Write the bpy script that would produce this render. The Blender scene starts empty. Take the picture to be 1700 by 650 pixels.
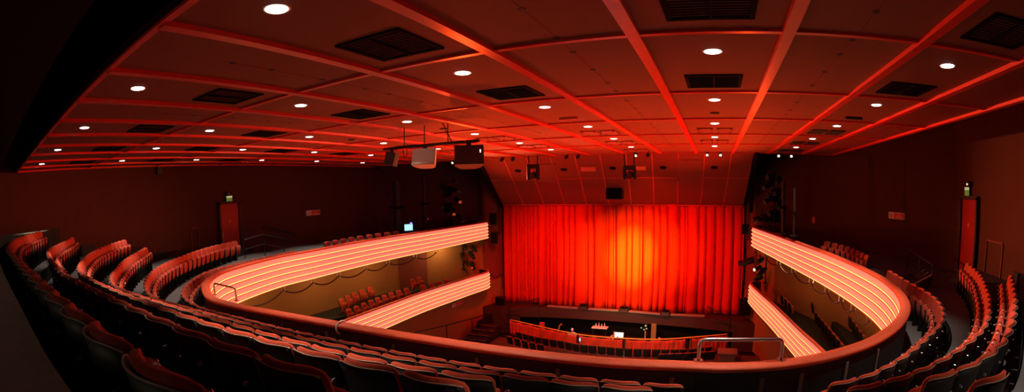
import bpy, math, random
from mathutils import Vector, Matrix
from mathutils.geometry import tessellate_polygon
random.seed(7)
PI = math.pi
S = bpy.context.scene
COL = S.collection

# ------------------------------------------------------------------ lens of the photograph (equisolid fisheye), metres
F, CX, CY, YAW, PITCH, ROLL = 807.4, 850.0, 392.6, .419, -.096, -.020
ZC = 10.05                      # eye height above the stalls floor
H = 1.8                         # eye to ceiling

def ray(px, py):
    a, b = px - CX, CY - py
    r = math.hypot(a, b); th = 2 * math.asin(r / 2 / F); ph = math.atan2(b, a)
    d = math.cos(th); x0 = math.sin(th) * math.cos(ph); u0 = math.sin(th) * math.sin(ph)
    c, s = math.cos(ROLL), math.sin(ROLL); x = x0 * c - u0 * s; u = x0 * s + u0 * c
    c, s = math.cos(PITCH), math.sin(PITCH); y = d * c - u * s; z = d * s + u * c
    c, s = math.cos(YAW), math.sin(YAW)
    return Vector((x * c + y * s if False else x * c - y * s, x * s + y * c, z))

def at(px, py, X=None, Y=None, Z=None):
    """point on the ray of a photo pixel where it meets a plane; Z is measured from eye height"""
    d = ray(px, py)
    k = X / d.x if X is not None else (Y / d.y if Y is not None else Z / d.z)
    return Vector((d.x * k, d.y * k, d.z * k + ZC))

def at_wall(px, py, P, Q):
    d = ray(px, py)
    ex, ey = Q[0] - P[0], Q[1] - P[1]
    k = (P[0] * ey - P[1] * ex) / (d.x * ey - d.y * ex)
    return Vector((d.x * k, d.y * k, d.z * k + ZC))

# ------------------------------------------------------------------ materials
def mat(name, col, rough=.6, metal=0., emit=None, es=0., noise=.0, nscale=30., bump=0., sheen=0., spec=.5, bscale=None):
    m = bpy.data.materials.new(name); m.use_nodes = True
    nt = m.node_tree; b = nt.nodes['Principled BSDF']
    b.inputs['Base Color'].default_value = (*col, 1)
    b.inputs['Roughness'].default_value = rough
    b.inputs['Metallic'].default_value = metal
    b.inputs['Specular IOR Level'].default_value = spec
    if sheen:
        b.inputs['Sheen Weight'].default_value = sheen
    if emit:
        b.inputs['Emission Color'].default_value = (*emit, 1)
        b.inputs['Emission Strength'].default_value = es
    if noise or bump:
        tc = nt.nodes.new('ShaderNodeTexCoord')
        n = nt.nodes.new('ShaderNodeTexNoise'); n.inputs['Scale'].default_value = nscale
        n.inputs['Detail'].default_value = 4
        nt.links.new(tc.outputs['Object'], n.inputs['Vector'])
        if noise:
            mx = nt.nodes.new('ShaderNodeMix'); mx.data_type = 'RGBA'
            mx.inputs[6].default_value = (*[c * (1 - noise) for c in col], 1)
            mx.inputs[7].default_value = (*[min(1, c * (1 + noise)) for c in col], 1)
            nt.links.new(n.outputs['Fac'], mx.inputs[0])
            nt.links.new(mx.outputs[2], b.inputs['Base Color'])
        if bump:
            bp = nt.nodes.new('ShaderNodeBump'); bp.inputs['Strength'].default_value = bump
            bp.inputs['Distance'].default_value = .01
            nt.links.new(n.outputs['Fac'], bp.inputs['Height'])
            nt.links.new(bp.outputs['Normal'], b.inputs['Normal'])
    return m

def light_mat(name, col, strength):
    m = bpy.data.materials.new(name); m.use_nodes = True
    b = m.node_tree.nodes['Principled BSDF']
    b.inputs['Base Color'].default_value = (.08, .08, .08, 1)
    b.inputs['Emission Color'].default_value = (*col, 1)
    b.inputs['Emission Strength'].default_value = strength
    return m

M = dict(
    ceiling=mat('ceiling_panel', (.25, .058, .020), .7, noise=.08, nscale=3),
    beam=mat('ceiling_beam_red', (.85, .035, .012), .30, noise=.15, nscale=8, spec=.6),
    black=mat('black_paint', (.012, .011, .011), .5),
    matte=mat('matte_black', (.006, .005, .005), .9, spec=.1),
    vent=mat('vent_black', (.010, .006, .006), .6),
    wall=mat('brown_wall', (.085, .020, .008), .85, noise=.12, nscale=1.5),
    sand=mat('sand_wall', (.36, .165, .05), .85, noise=.10, nscale=6),
    redwall=mat('dark_red_wall', (.22, .05, .03), .8, noise=.1, nscale=3),
    void=mat('void_black', (.02, .012, .012), .95, spec=.1),
    carpet=mat('grey_carpet', (.13, .13, .14), .95, noise=.25, nscale=40, bump=.3, spec=.1),
    ledgecarpet=mat('ledge_carpet', (.36, .34, .29), .95, noise=.2, nscale=12, bump=.2, spec=.1),
    riser=mat('dark_riser', (.02, .02, .022), .8),
    seat=mat('red_moquette', (.50, .065, .030), .85, noise=.18, nscale=60, bump=.2, sheen=.08, spec=.2),
    shell=mat('black_seat_shell', (.012, .012, .013), .55, spec=.35),
    edge=mat('shell_edge', (.42, .30, .22), .4),
    arm=mat('dark_red_arm', (.16, .022, .012), .7),
    chrome=mat('chrome', (.78, .76, .74), .24, 1.),
    white=mat('white_enamel', (.85, .83, .8), .4),
    rail=mat('red_leather_rail', (.62, .09, .032), .6, noise=.1, nscale=25, bump=.15),
    backpanel=mat('dark_parapet_panel', (.011, .010, .011), .6),
    post=mat('grey_post', (.16, .13, .11), .6),
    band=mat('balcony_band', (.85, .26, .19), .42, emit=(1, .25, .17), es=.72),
    ledge=mat('balcony_ledge', (.55, .04, .025), .5),
    strip=light_mat('strip_light', (1, .62, .16), 1.9),
    curtain=mat('red_velvet', (.66, .030, .009), .95, noise=.1, nscale=14, spec=.05),
    pelmet=mat('red_soffit_panel', (.27, .026, .010), .8, noise=.08, nscale=4),
    pelmet2=mat('red_hatch', (.27, .04, .025), .8),
    seam=mat('red_seam', (.65, .04, .025), .5),
    tab=mat('orange_tab', (.75, .13, .06), .5),
    door=mat('red_door', (.42, .014, .009), .35, noise=.08, nscale=3),
    frame=mat('dark_door_frame', (.03, .012, .01), .5),
    green=light_mat('exit_green', (.30, .55, .05), .22),
    palegreen=light_mat('exit_pale', (.8, .85, .4), .45),
    downlight=light_mat('downlight_lens', (1, .94, .86), 9),
    glint=light_mat('lamp_glint', (1, .75, .55), 1.6),
    redglint=light_mat('red_lens_glint', (1, .12, .03), .35),  # red glints on lantern lenses, put in as a weak glow
    signw=mat('sign_white', (.80, .72, .66), .5),
    signr=mat('sign_red', (.78, .04, .02), .5),
    signk=mat('sign_black', (.05, .03, .03), .5),
    stage=mat('black_stage_floor', (.035, .022, .02), .7),
    lip=mat('stage_front', (.055, .032, .024), .7),
    greyfoot=mat('footlight_grey', (.30, .26, .25), .6),
    rod=mat('brass_rod', (.85, .60, .12), .45, 0.),
    drape=mat('pit_drape', (.62, .07, .035), .8, noise=.12, nscale=20, sheen=.2),
    skin=mat('skin', (.62, .32, .22), .55),
    greyshirt=mat('grey_shirt', (.30, .29, .30), .8),
    darkshirt=mat('dark_shirt', (.06, .05, .05), .8),
    trousers=mat('dark_trousers', (.03, .03, .035), .8),
    hairg=mat('grey_hair', (.55, .52, .5), .8),
    hairb=mat('dark_hair', (.05, .035, .03), .7),
    paper=mat('white_paper', (.9, .9, .88), .7),
    wood=mat('warm_wood', (.42, .22, .08), .5, noise=.2, nscale=10),
    ochre=mat('ochre_panel', (.32, .22, .07), .7),
    beige=mat('beige_speaker', (.62, .56, .46), .6, noise=.18, nscale=5),
    dkgrey=mat('dark_grey_speaker', (.05, .030, .026), .6),
    screen=light_mat('monitor_screen', (.35, .68, 1), 1.4),
    bluelamp=light_mat('blue_lamp', (.25, .22, 1), 3.),
    cable=mat('cable_black', (.03, .012, .012), .6),
    nosing=mat('pale_nosing', (.55, .5, .48), .6),
    redled=light_mat('red_led', (1, .1, .05), 1.2),
)

# ------------------------------------------------------------------ mesh helpers
class MB:
    def __init__(s): s.v = []; s.f = []; s.s = []
    def add(s, vs, fs, smooth=False):
        o = len(s.v); s.v += [tuple(v) for v in vs]
        for f in fs: s.f.append([i + o for i in f]); s.s.append(smooth)
        return s
    def box(s, c, d, rz=0., R=None):
        x, y, z = d[0] / 2, d[1] / 2, d[2] / 2
        R = R or Matrix.Rotation(rz, 3, 'Z'); c = Vector(c)
        vs = [c + R @ Vector((i, j, k)) for k in (-z, z) for j in (-y, y) for i in (-x, x)]
        return s.add(vs, [(0, 2, 3, 1), (4, 5, 7, 6), (0, 1, 5, 4), (2, 6, 7, 3), (0, 4, 6, 2), (1, 3, 7, 5)])
    def rbox(s, c, d, b=.02, rz=0., R=None):
        """box with chamfered edges"""
        x, y, z = d[0] / 2, d[1] / 2, d[2] / 2; b = min(b, x * .9, y * .9, z * .9)
        R = R or Matrix.Rotation(rz, 3, 'Z'); c = Vector(c)
        rings = []
        for (zz, ins) in ((-z, b), (-z + b, 0), (z - b, 0), (z, b)):
            xi, yi = x - ins, y - ins; q = b * .7 if ins == 0 else b * .5
            rings.append([(xi - q, -yi), (xi, -yi + q), (xi, yi - q), (xi - q, yi), (-xi + q, yi), (-xi, yi - q), (-xi, -yi + q), (-xi + q, -yi)])
        vs = [c + R @ Vector((p[0], p[1], zz)) for ring, zz in zip(rings, (-z, -z + b, z - b, z)) for p in ring]
        fs = [[7 - i for i in range(8)], [24 + i for i in range(8)]]
        for k in range(3):
            for i in range(8):
                j = (i + 1) % 8; fs.append((k * 8 + i, k * 8 + j, k * 8 + 8 + j, k * 8 + 8 + i))
        return s.add(vs, fs)
    def cyl(s, p0, p1, r0, r1=None, n=12, cap=True):
        r1 = r0 if r1 is None else r1
        p0, p1 = Vector(p0), Vector(p1); d = (p1 - p0).normalized()
        a = d.orthogonal().normalized(); b = d.cross(a)
        vs = [p + (a * math.cos(2 * PI * i / n) + b * math.sin(2 * PI * i / n)) * r for p, r in ((p0, r0), (p1, r1)) for i in range(n)]
        s.add(vs, [(i, (i + 1) % n, n + (i + 1) % n, n + i) for i in range(n)], True)
        if cap:
            s.add(vs[:n], [list(range(n))[::-1]]); s.add(vs[n:], [list(range(n))])
        return s
    def tube(s, pts, r, n=8):
        pts = [Vector(p) for p in pts]; vs = []; prev = None
        for i, p in enumerate(pts):
            t = (pts[min(i + 1, len(pts) - 1)] - pts[max(i - 1, 0)]).normalized()
            a = t.orthogonal().normalized() if prev is None else (prev - t * prev.dot(t)).normalized()
            prev = a; b = t.cross(a)
            vs += [p + (a * math.cos(2 * PI * k / n) + b * math.sin(2 * PI * k / n)) * r for k in range(n)]
        fs = [(i * n + k, i * n + (k + 1) % n, (i + 1) * n + (k + 1) % n, (i + 1) * n + k) for i in range(len(pts) - 1) for k in range(n)]
        s.add(vs, fs, True)
        s.add(vs[:n], [list(range(n))[::-1]]); s.add(vs[-n:], [list(range(n))])
        return s
    def ball(s, c, r, n=10, m=7):
        c = Vector(c); r = r if hasattr(r, '__len__') else (r, r, r)
        vs = [c + Vector((0, 0, r[2]))]
        for j in range(1, m):
            for i in range(n):
                t, p = PI * j / m, 2 * PI * i / n
                vs.append(c + Vector((r[0] * math.sin(t) * math.cos(p), r[1] * math.sin(t) * math.sin(p), r[2] * math.cos(t))))
        vs.append(c - Vector((0, 0, r[2])))
        fs = [(0, 1 + i, 1 + (i + 1) % n) for i in range(n)]
        for j in range(m - 2):
            fs += [(1 + j * n + i, 1 + (j + 1) * n + i, 1 + (j + 1) * n + (i + 1) % n, 1 + j * n + (i + 1) % n) for i in range(n)]
        L = len(vs) - 1
        fs += [(L, 1 + (m - 2) * n + (i + 1) % n, 1 + (m - 2) * n + i) for i in range(n)]
        return s.add(vs, fs, True)
    def sweep(s, path, prof, smooth=False, closed=True, caps=True):
        """profile of (offset along the left normal, z) swept along a plan path"""
        N = normals(path); k = len(prof); vs = []
        for p, n in zip(path, N):
            vs += [(p[0] + n[0] * o, p[1] + n[1] * o, z) for o, z in prof]
        e = k if closed else k - 1
        fs = [(i * k + j, i * k + (j + 1) % k, (i + 1) * k + (j + 1) % k, (i + 1) * k + j) for i in range(len(path) - 1) for j in range(e)]
        s.add(vs, fs, smooth)
        if closed and caps:
            s.add(vs[:k], [list(range(k))[::-1]]); s.add(vs[-k:], [list(range(k))])
        return s
    def build(s, name, m, parent=None):
        me = bpy.data.meshes.new(name); me.from_pydata(s.v, [], s.f)
        me.polygons.foreach_set('use_smooth', s.s); me.materials.append(M[m] if isinstance(m, str) else m)
        me.update(); o = bpy.data.objects.new(name, me); COL.objects.link(o)
        if parent: o.parent = parent
        return o

def normals(path):
    out = []
    for i in range(len(path)):
        a, b = path[max(i - 1, 0)], path[min(i + 1, len(path) - 1)]
        tx, ty = b[0] - a[0], b[1] - a[1]; l = math.hypot(tx, ty) or 1
        out.append((-ty / l, tx / l))
    return out

def spline(pts, step):
    """Catmull-Rom through plan points, resampled at an even step"""
    P = [Vector((p[0], p[1], 0)) for p in pts]; P = [2 * P[0] - P[1]] + P + [2 * P[-1] - P[-2]]
    fine = []
    for i in range(1, len(P) - 2):
        p0, p1, p2, p3 = P[i - 1:i + 3]
        t1 = (p1 - p0).length ** .5 or .01; t2 = (p2 - p1).length ** .5 or .01; t3 = (p3 - p2).length ** .5 or .01
        m1 = (p1 - p0) / t1 - (p2 - p0) / (t1 + t2) + (p2 - p1) / t2
        m2 = (p2 - p1) / t2 - (p3 - p1) / (t2 + t3) + (p3 - p2) / t3
        m1 *= t2; m2 *= t2
        for k in range(24):
            t = k / 24
            fine.append((2 * t**3 - 3 * t**2 + 1) * p1 + (t**3 - 2 * t**2 + t) * m1 + (-2 * t**3 + 3 * t**2) * p2 + (t**3 - t**2) * m2)
    fine.append(P[-2])
    return resample(fine, step)

def resample(fine, step):
    out = [fine[0]]; need = step
    for a, b in zip(fine, fine[1:]):
        L = (b - a).length; pos = 0.
        while L - pos >= need:
            pos += need; out.append(a.lerp(b, pos / L)); need = step
        need -= L - pos
    return [(p.x, p.y) for p in out]

def tag(o, label=None, cat=None, group=None, kind=None):
    if label: o['label'] = label
    if cat: o['category'] = cat
    if group: o['group'] = group
    if kind: o['kind'] = kind
    return o

def thing(name, label, cat, loc=(0, 0, 0), rz=0., group=None, kind=None):
    o = bpy.data.objects.new(name, None); COL.objects.link(o); o.empty_display_size = .2
    o.location = loc; o.rotation_euler = (0, 0, rz)
    return tag(o, label, cat, group, kind)

def copy_tree(o, parent=None):
    c = o.copy(); COL.objects.link(c)
    c.parent = parent
    for ch in list(KIDS.get(o.name, [])): copy_tree(ch, c)
    return c
KIDS = {}
def index_kids(o, allobj):
    for x in allobj:
        if x.parent: KIDS.setdefault(x.parent.name, []).append(x)

ORD = ('first second third fourth fifth sixth seventh eighth ninth tenth eleventh twelfth thirteenth fourteenth fifteenth sixteenth '
       'seventeenth eighteenth nineteenth').split()
def ordinal(n):
    if n <= 19: return ORD[n - 1]
    tens = {2: 'twent', 3: 'thirt', 4: 'fort', 5: 'fift'}[n // 10]
    return tens + 'ieth' if n % 10 == 0 else tens + 'y-' + ORD[n % 10 - 1]

def light(name, typ, loc, power, col, target=None, size=.1, angle=40, blend=.5):
    l = bpy.data.lights.new(name, typ); l.energy = power; l.color = col
    if typ == 'SPOT': l.spot_size = math.radians(angle); l.spot_blend = blend; l.shadow_soft_size = size
    elif typ == 'POINT': l.shadow_soft_size = size
    elif typ == 'AREA': l.size = size
    o = bpy.data.objects.new(name, l); COL.objects.link(o); o.location = loc
    if target is not None:
        o.rotation_euler = (Vector(target) - Vector(loc)).to_track_quat('-Z', 'Y').to_euler()
    return o

# ================================================================== THE SETTING
XL, XR = -20.9, 10.0            # side walls
WL = ((XL, 25.0), (-15.45, 33.0)); WR = ((XR, 17.0), (2.15, 33.0))
CEIL = H + ZC

def wall_strip(name, pts, z0, z1, m, label, thick=.2, out=-1):
    b = MB(); b.sweep(pts, [(0, z0 + ZC), (0, z1 + ZC), (out * thick, z1 + ZC), (out * thick, z0 + ZC)])
    return tag(b.build(name, m), label, 'wall', kind='structure')

# main side walls (upper part of the hall) -- interior on the left of the path
wall_strip('wall_left', [(XL, 33.2), (XL, 25), (XL, -6)], -3.3, 4.5, 'wall', 'dark brown side wall with the red door and exit light')
b = MB(); b.sweep([(-15.45, 33.0), (XL, 25)], [(0, ZC - 3.3), (0, ZC + 4.5), (-.2, ZC + 4.5), (-.2, ZC - 3.3)])
tag(b.build('wall_left', 'wall'), 'brown slanted wall joining the side wall to the stage opening', 'wall', kind='structure')
LW = [(-15.6, 33.0), (-18.2, 26.5), (-18.9, 21), (-18.9, 9)]
wall_strip('wall_left', LW, -8.2, -3.3, 'sand', 'sand coloured wall behind the side balcony seats below')
wall_strip('wall_right', [(XR, -6), (XR, 17)], -3.3, 4.5, 'wall', 'dark brown side wall with the narrow red door')
wall_strip('wall_right', [(XR, 17), (2.15, 33.0)], -3.3, 4.5, 'wall', 'dark brown slanted wall with a no smoking sign')
wall_strip('wall_right', [(7.4, 9), (7.2, 19), (6.3, 24), (2.3, 33.0)], -6.6, -3.3, 'sand', 'sand coloured wall behind the lower side balcony seats')
wall_strip('wall_back', [(XL, -6), (XR, -6)], -3.3, 4.5, 'void', 'black rear wall behind the last row')
b = MB(); b.box((-5.4, 13.5, ZC + 4.6), (32, 40, .2)); tag(b.build('ceiling', 'void'), 'black void above the lowered ceiling', 'ceiling', kind='structure')
# recess in the sand wall
b = MB()
p, q = at_wall(662, 440, LW[2], LW[1]), at_wall(716, 440, LW[2], LW[1])
b.sweep([(q.x, q.y), (p.x, p.y)], [(.0, ZC - 6.5), (.05, ZC - 6.5), (.05, ZC - 3.35), (.0, ZC - 3.35)])
tag(b.build('trim_1', 'redwall'), 'dark red brown strip between sand coloured wall panels', 'trim', kind='structure')
# stalls side walls under the lower balconies
wall_strip('wall_left', [(-15.45, 33), (-16.2, 30), (-16.3, 24), (-16.1, 12)], -10.2, -6.6, 'sand', 'brown wall under the lower balcony beside the stalls')
wall_strip('wall_right', [(5.5, 12), (4.6, 19.5), (4.0, 24), (3.2, 30), (2.3, 33)], -10.2, -6.6, 'sand', 'tan wall under the lower balcony near the stage')
b = MB(); b.box((-5.5, 14, ZC - 10.11), (24, 30, .2)); tag(b.build('floor', 'carpet'), 'dark stalls floor far below', 'floor', kind='structure')

# ------------------------------------------------------------------ lowered ceiling
GX = [H * (.555 + 1.0115 * k) for k in range(-12, 3)]
GY = [H * v for v in (1.03, 2.99, 4.98, 6.93, 8.9, 10.88, 12.6)]
X0, X1, Y0, Y1 = H * -11.46, H * 3.5, H * 1.03, H * 13.4
b = MB()
xs = [X0] + [g for g in GX if X0 + .3 < g < X1 - .3] + [X1]
ys = GY[:6] + [Y1]
for i in range(len(xs) - 1):
    for j in range(len(ys) - 1):
        x0, x1, y0, y1 = xs[i] + .01, xs[i + 1] - .01, ys[j] + .01, ys[j + 1] - .01
        b.box(((x0 + x1) / 2, (y0 + y1) / 2, CEIL + .05), (x1 - x0, y1 - y0, .1))
b.box(((X0 + X1) / 2, (Y0 + Y1) / 2, CEIL + .14), (X1 - X0, Y1 - Y0, .06))
ceiling = tag(b.build('ceiling', 'ceiling'), 'lowered ceiling of brown panels in a grid of red beams', 'ceiling', kind='structure')
bw = .085 * H
for i, g in enumerate(xs):
    w = bw
    MB().box((g, (Y0 + Y1) / 2, CEIL - .03), (w, Y1 - Y0, .06)).build('beam', 'beam', ceiling)
for j, g in enumerate(ys):
    wy = .05 * H
    MB().box(((X0 + X1) / 2, g, CEIL - .018), (X1 - X0, wy, .036)).build('cross_beam', 'beam', ceiling)
# seams and cable holes in the unlit bays
hb = []
for xb, a0, a1 in ((-.96, 1.3, 12.), (1.05, 1.5, 12.), (-3.0, 1.8, 9.5), (-5.05, 2.2, 8.), (2.98, 7.4, 11), (-7.05, 2.4, 7)):
    MB().box((xb * H, (a0 + a1) / 2 * H, CEIL - .001), (.012, (a1 - a0) * H, .006)).build('seam', 'pelmet2', ceiling)
    y = a0 + .1; k = 0
    while y < a1:
        hb.append((xb * H, y * H)); y += .57 if k % 3 else .38; k += 1
hole = None
for (x, y) in hb[:98]:
    if hole is None:
        hole = MB().cyl((0, 0, .004), (0, 0, -.006), .045, n=10).build('cable_hole', 'vent', ceiling); h = hole
    else:
        h = hole.copy(); COL.objects.link(h)
    h.location = (x, y, CEIL)

# slanted soffit from the ceiling edge down to the top of the curtain
YC = 33.0
sA, sB = Vector((H * -7.05, Y1, CEIL)), Vector((H * 1.17, Y1, CEIL))
sC, sD = at(1233.5, 338.5, Y=YC - .3), at(833, 338.5, Y=YC - .3)
sD.z = sC.z = ZC - 1.10
def sl(u, v, lift=0.):
    p = sA.lerp(sB, u).lerp(sD.lerp(sC, u), v)
    return p - SN * lift
SN = (sB - sA).cross(sD - sA).normalized()
if SN.z < 0: SN = -SN
b = MB(); th = SN * .12
b.add([sA, sB, sC, sD, sA + th, sB + th, sC + th, sD + th], [(0, 1, 2, 3), (7, 6, 5, 4), (0, 4, 5, 1), (1, 5, 6, 2), (2, 6, 7, 3), (3, 7, 4, 0)])
soff = tag(b.build('ceiling', 'pelmet'), 'dark red slanted soffit above the stage curtain', 'ceiling', kind='structure')
def slab_on_soffit(name, u0, u1, v0, v1, m, lift=.02, parent=None):
    b = MB(); q = [sl(u0, v0), sl(u1, v0), sl(u1, v1), sl(u0, v1)]
    r = [p - SN * lift for p in q]
    b.add(q + r, [(0, 1, 2, 3), (7, 6, 5, 4), (0, 4, 5, 1), (1, 5, 6, 2), (2, 6, 7, 3), (3, 7, 4, 0)])
    return b.build(name, m, parent)
for k in range(1, 11):
    u = .01 + k * .0912
    slab_on_soffit('seam', u - .0022, u + .0022, .02, .99, 'seam', .012, soff)
slab_on_soffit('seam', 0, 1, .40, .41, 'seam', .010, soff)
slab_on_soffit('lower_edge', 0, 1, .985, 1.0, 'seam', .06, soff)

# proscenium sides
b = MB(); b.sweep([(-15.45, 33.6), (-16.05, 31.2)], [(0, ZC - 8.5), (0, ZC + 4), (-.3, ZC + 4), (-.3, ZC - 8.5)])
tag(b.build('wall_front', 'redwall'), 'dark red strip of wall beside the curtain nearest the long balcony', 'wall', kind='structure')
b = MB(); b.sweep([(2.75, 31.4), (2.15, 33.6)], [(0, ZC - 8.5), (0, ZC + 4), (-.3, ZC + 4), (-.3, ZC - 8.5)])
tag(b.build('wall_front', 'redwall'), 'dark red strip of wall beside the curtain behind the black trunking', 'wall', kind='structure')
b = MB(); b.box((-6.6, 36.5, ZC - 3.5), (26, .3, 14)); tag(b.build('wall_front', 'void'), 'black wall behind the curtain', 'wall', kind='structure')

# ------------------------------------------------------------------ stage and pit
ZS = -8.38
lipP = spline([(-14.6, 30.8), (-12, 31.7), (-9, 32.05), (-6, 32.05), (-3, 31.85), (-.6, 31.5), (2.4, 30.7)], .5)
b = MB()
poly = [Vector((x, y, ZS + ZC)) for x, y in lipP] + [Vector((4.2, 30.5, ZS + ZC)), Vector((4.2, 36.3, ZS + ZC)), Vector((-17, 36.3, ZS + ZC)), Vector((-17, 30.5, ZS + ZC))]
b.add(poly, tessellate_polygon([poly]))
tag(b.build('floor', 'stage'), 'black stage floor in front of the red curtain', 'floor', kind='structure')
b = MB(); b.sweep(lipP, [(0, ZC + ZS), (0, ZC + ZS - .72), (.25, ZC + ZS - .72), (.25, ZC + ZS - .02)])
tag(b.build('trim_2', 'lip'), 'dark front edge of the stage above the orchestra pit', 'trim', kind='structure')
for pts, lab in (([(-17, 30.4), (-14.2, 30.9), (-13.4, 31.2)], 'dark stage front panel beside the grey steps'), ([(1.6, 30.9), (2.4, 30.6), (4.2, 30.3)], 'dark stage front panel below the short balcony end')):
    b = MB(); b.sweep(pts, [(0, ZC + ZS - .01), (0, ZC - 10.3), (.1, ZC - 10.3), (.1, ZC + ZS - .01)])
    tag(b.build('trim_2', 'lip'), lab, 'trim', kind='structure')
b = MB(); b.box((-6, 31, ZC - 10.42), (21, 6, .1)); b.box((-6, 33.4, ZC - 9.7), (21, .1, 1.6)); b.box((-15.4, 31, ZC - 9.7), (.1, 5, 1.6)); b.box((3.6, 31, ZC - 9.7), (.1, 5, 1.6))
tag(b.build('floor', 'void'), 'black orchestra pit floor under the stage front', 'floor', kind='structure')

# curtain
def curtain_mesh():
    b = MB(); x0, x1, zt, zb = -15.3, 2.12, -1.0, ZS + .03
    n = 1100; folds = []; x = x0
    while x < x1:
        w = random.choice((.16, .3, .42, .55, .7, .9)) * random.uniform(.85, 1.15); folds.append((x, min(w, x1 - x + .01), .15 + .55 * w * random.uniform(.6, 1.3))); x += w
    def yo(x):
        for fx, w, d in folds:
            if fx <= x < fx + w:
                t = (x - fx) / w
                return -d * (1 - abs(2 * t - 1) ** 3.2) ** .75
        return 0.
    rows = 14; vs = []
    for j in range(rows + 1):
        v = j / rows
        for i in range(n + 1):
            x = x0 + (x1 - x0) * i / n
            sway = .10 * math.sin(x * .9 + 1.3) * v + .05 * math.sin(x * 2.3 + v * 2)
            pull = .22 * math.exp(-((x + 6.4) / 1.6) ** 2) * math.sin(v * PI) * math.sin(x * 5 + v * 4) * .3
            z = zt + (zb - zt) * v + (.035 * math.sin(x * 1.9) + .02 * math.sin(x * 5.3) if j == rows else 0)
            vs.append((x + .03 * math.sin(x * 3 + v * 3) * v, YC + yo(x) * (.75 + .5 * v) + sway + pull, z + ZC))
    fs = [(j * (n + 1) + i, j * (n + 1) + i + 1, (j + 1) * (n + 1) + i + 1, (j + 1) * (n + 1) + i) for j in range(rows) for i in range(n)]
    return b.add(vs, fs, True)
cur = tag(curtain_mesh().build('stage_curtain', 'curtain'), 'tall pleated red velvet curtain closing the stage', 'curtain')
so = cur.modifiers.new('thickness', 'SOLIDIFY'); so.thickness = .02

# ================================================================== SEATING TIERS
ROWS = {
 'A': (-2.22, [(487, 415), (450, 423), (410, 432), (350, 447), (330, 455), (305, 474), (300, 488), (327, 508), (385, 524), (491, 550), (602, 573.5), (807, 609), (1066, 637), (1137, 641), (1385, 638), (1445, 622), (1501, 593), (1547, 555), (1568, 530), (1565, 505), (1545, 485), (1510, 466), (1478, 447)]),
 'B': (-1.80, [(390, 399), (350, 408), (300, 424), (270, 437), (250, 450), (238, 468), (250, 491), (300, 507), (396, 533), (526, 566), (707, 602), (926, 633), (1085, 646), (1420, 646), (1512, 622), (1586, 586), (1639, 540), (1647, 500), (1642, 480), (1630, 455), (1608, 435)]),
 'C': (-1.45, [(262, 400), (240, 410), (205, 430), (190, 445), (181, 460), (190, 475), (220, 487), (330, 521), (452, 557), (600, 594), (815, 630), (1551, 629), (1632, 597), (1675, 561), (1690, 500), (1682, 455)]),
 'D': (-1.10, [(205, 397), (180, 405), (150, 418), (128, 440), (133, 453), (155, 466), (203, 487), (322, 530), (484, 577), (655, 617), (765, 640), (1618, 643), (1678, 618), (1700, 607)]),
 'E': (-.75, [(140, 386), (118, 393), (109, 398), (90, 407), (78, 414), (100, 453), (122, 465), (222, 514), (371, 575), (520, 622)]),
 'F': (-.40, []),
}
SEATH = .86
curve = {}
for k, (z, pts) in ROWS.items():
    w = [at(*p, Z=z) for p in pts]; curve[k] = [(p.x, p.y) for p in w]
curve['F'] = [(-16.8, 2.3), (-15, 1.65), (-13.2, 1.12), (-12, .85), (-9, .5), (-6.2, .42), (-3, .4), (-1, .4)]

# rail of the upper balcony (plan of the photograph's rail at its height)
ZR = -2.15
railpx = [(805, 367), (760, 374), (700, 383), (640, 392), (580, 402), (520, 413), (460, 424), (400, 439), (365, 450), (345, 463), (341, 475), (352, 492), (380, 503), (420, 508), (470, 517), (570, 533), (700, 556), (840, 578), (1000, 594), (1160, 602), (1260, 601), (1340, 592), (1400, 578), (1450, 560), (1490, 533), (1504, 508), (1496, 485), (1470, 462), (1430, 441), (1380, 420), (1330, 402), (1290, 388), (1251, 374)]
rp = [at(*p, Z=ZR) for p in railpx]; rp = [(p.x, p.y) for p in rp]
rp[12:19] = [(-9.15, 5.62), (-7.5, 5.72), (-5.9, 5.80), (-4.1, 5.82), (-2.6, 5.80), (-1.3, 5.80), (-.1, 5.88)]
RAIL = spline([(-16.6, 31.2), (-16.0, 31.05), (-15.62, 30.7)] + rp + [(2.62, 30.3), (2.95, 30.7), (3.3, 30.9)], .3)
ZLOW = -5.62
LOWL = spline([(-16.5, 31.0), (-15.9, 30.8), (-15.4, 30.3), (-15.5, 27), (-15.72, 22.5), (-15.6, 19), (-15.45, 16), (-15.2, 12)], .3)
LOWR = spline([(5.0, 12), (4.56, 16.9), (4.06, 19.8), (3.46, 23.8), (2.52, 30.0), (2.6, 30.4), (3.0, 30.8), (3.4, 30.9)], .3)

def offset(path, d):
    return [(p[0] + n[0] * d, p[1] + n[1] * d) for p, n in zip(path, normals(path))]
full = {
 'A': [(-17.2, 30.5), (-17.2, 20)] + curve['A'] + [(5.9, 17), (4.6, 24), (3.6, 30.3)],
 'B': [(XL, 14.6)] + curve['B'] + [(XR, 16.6)],
 'C': [(XL, 9.4)] + curve['C'] + [(XR, 12.5)],
 'D': [(XL, 8.0)] + curve['D'] + [(6.5, 5.6), (XR, 8.5)],
 'E': [(XL, 5.6)] + curve['E'] + [(2.5, 1.6), (7, 3.0), (XR, 4.6)],
}
bound = {k: offset(spline(v, .4), -.22) for k, v in full.items()}
for k in bound: bound[k] = [full[k][0]] + bound[k][1:-1] + [full[k][-1]]
bound['A'] = bound['A']
def tier(name_label, front, back, z, m='carpet'):
    poly = [Vector((x, y, z + ZC)) for x, y in front] + [Vector((x, y, z + ZC)) for x, y in reversed(back)]
    b = MB(); b.add(poly, tessellate_polygon([poly]))
    return tag(b.build('floor', m), name_label, 'floor', kind='structure')
fl = {k: ROWS[k][0] - SEATH for k in ROWS}
wallB = [(XL, 30.5)] ; 
tier('grey carpeted tier of the front row behind the parapet', RAIL, bound['A'], fl['A'])
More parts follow.
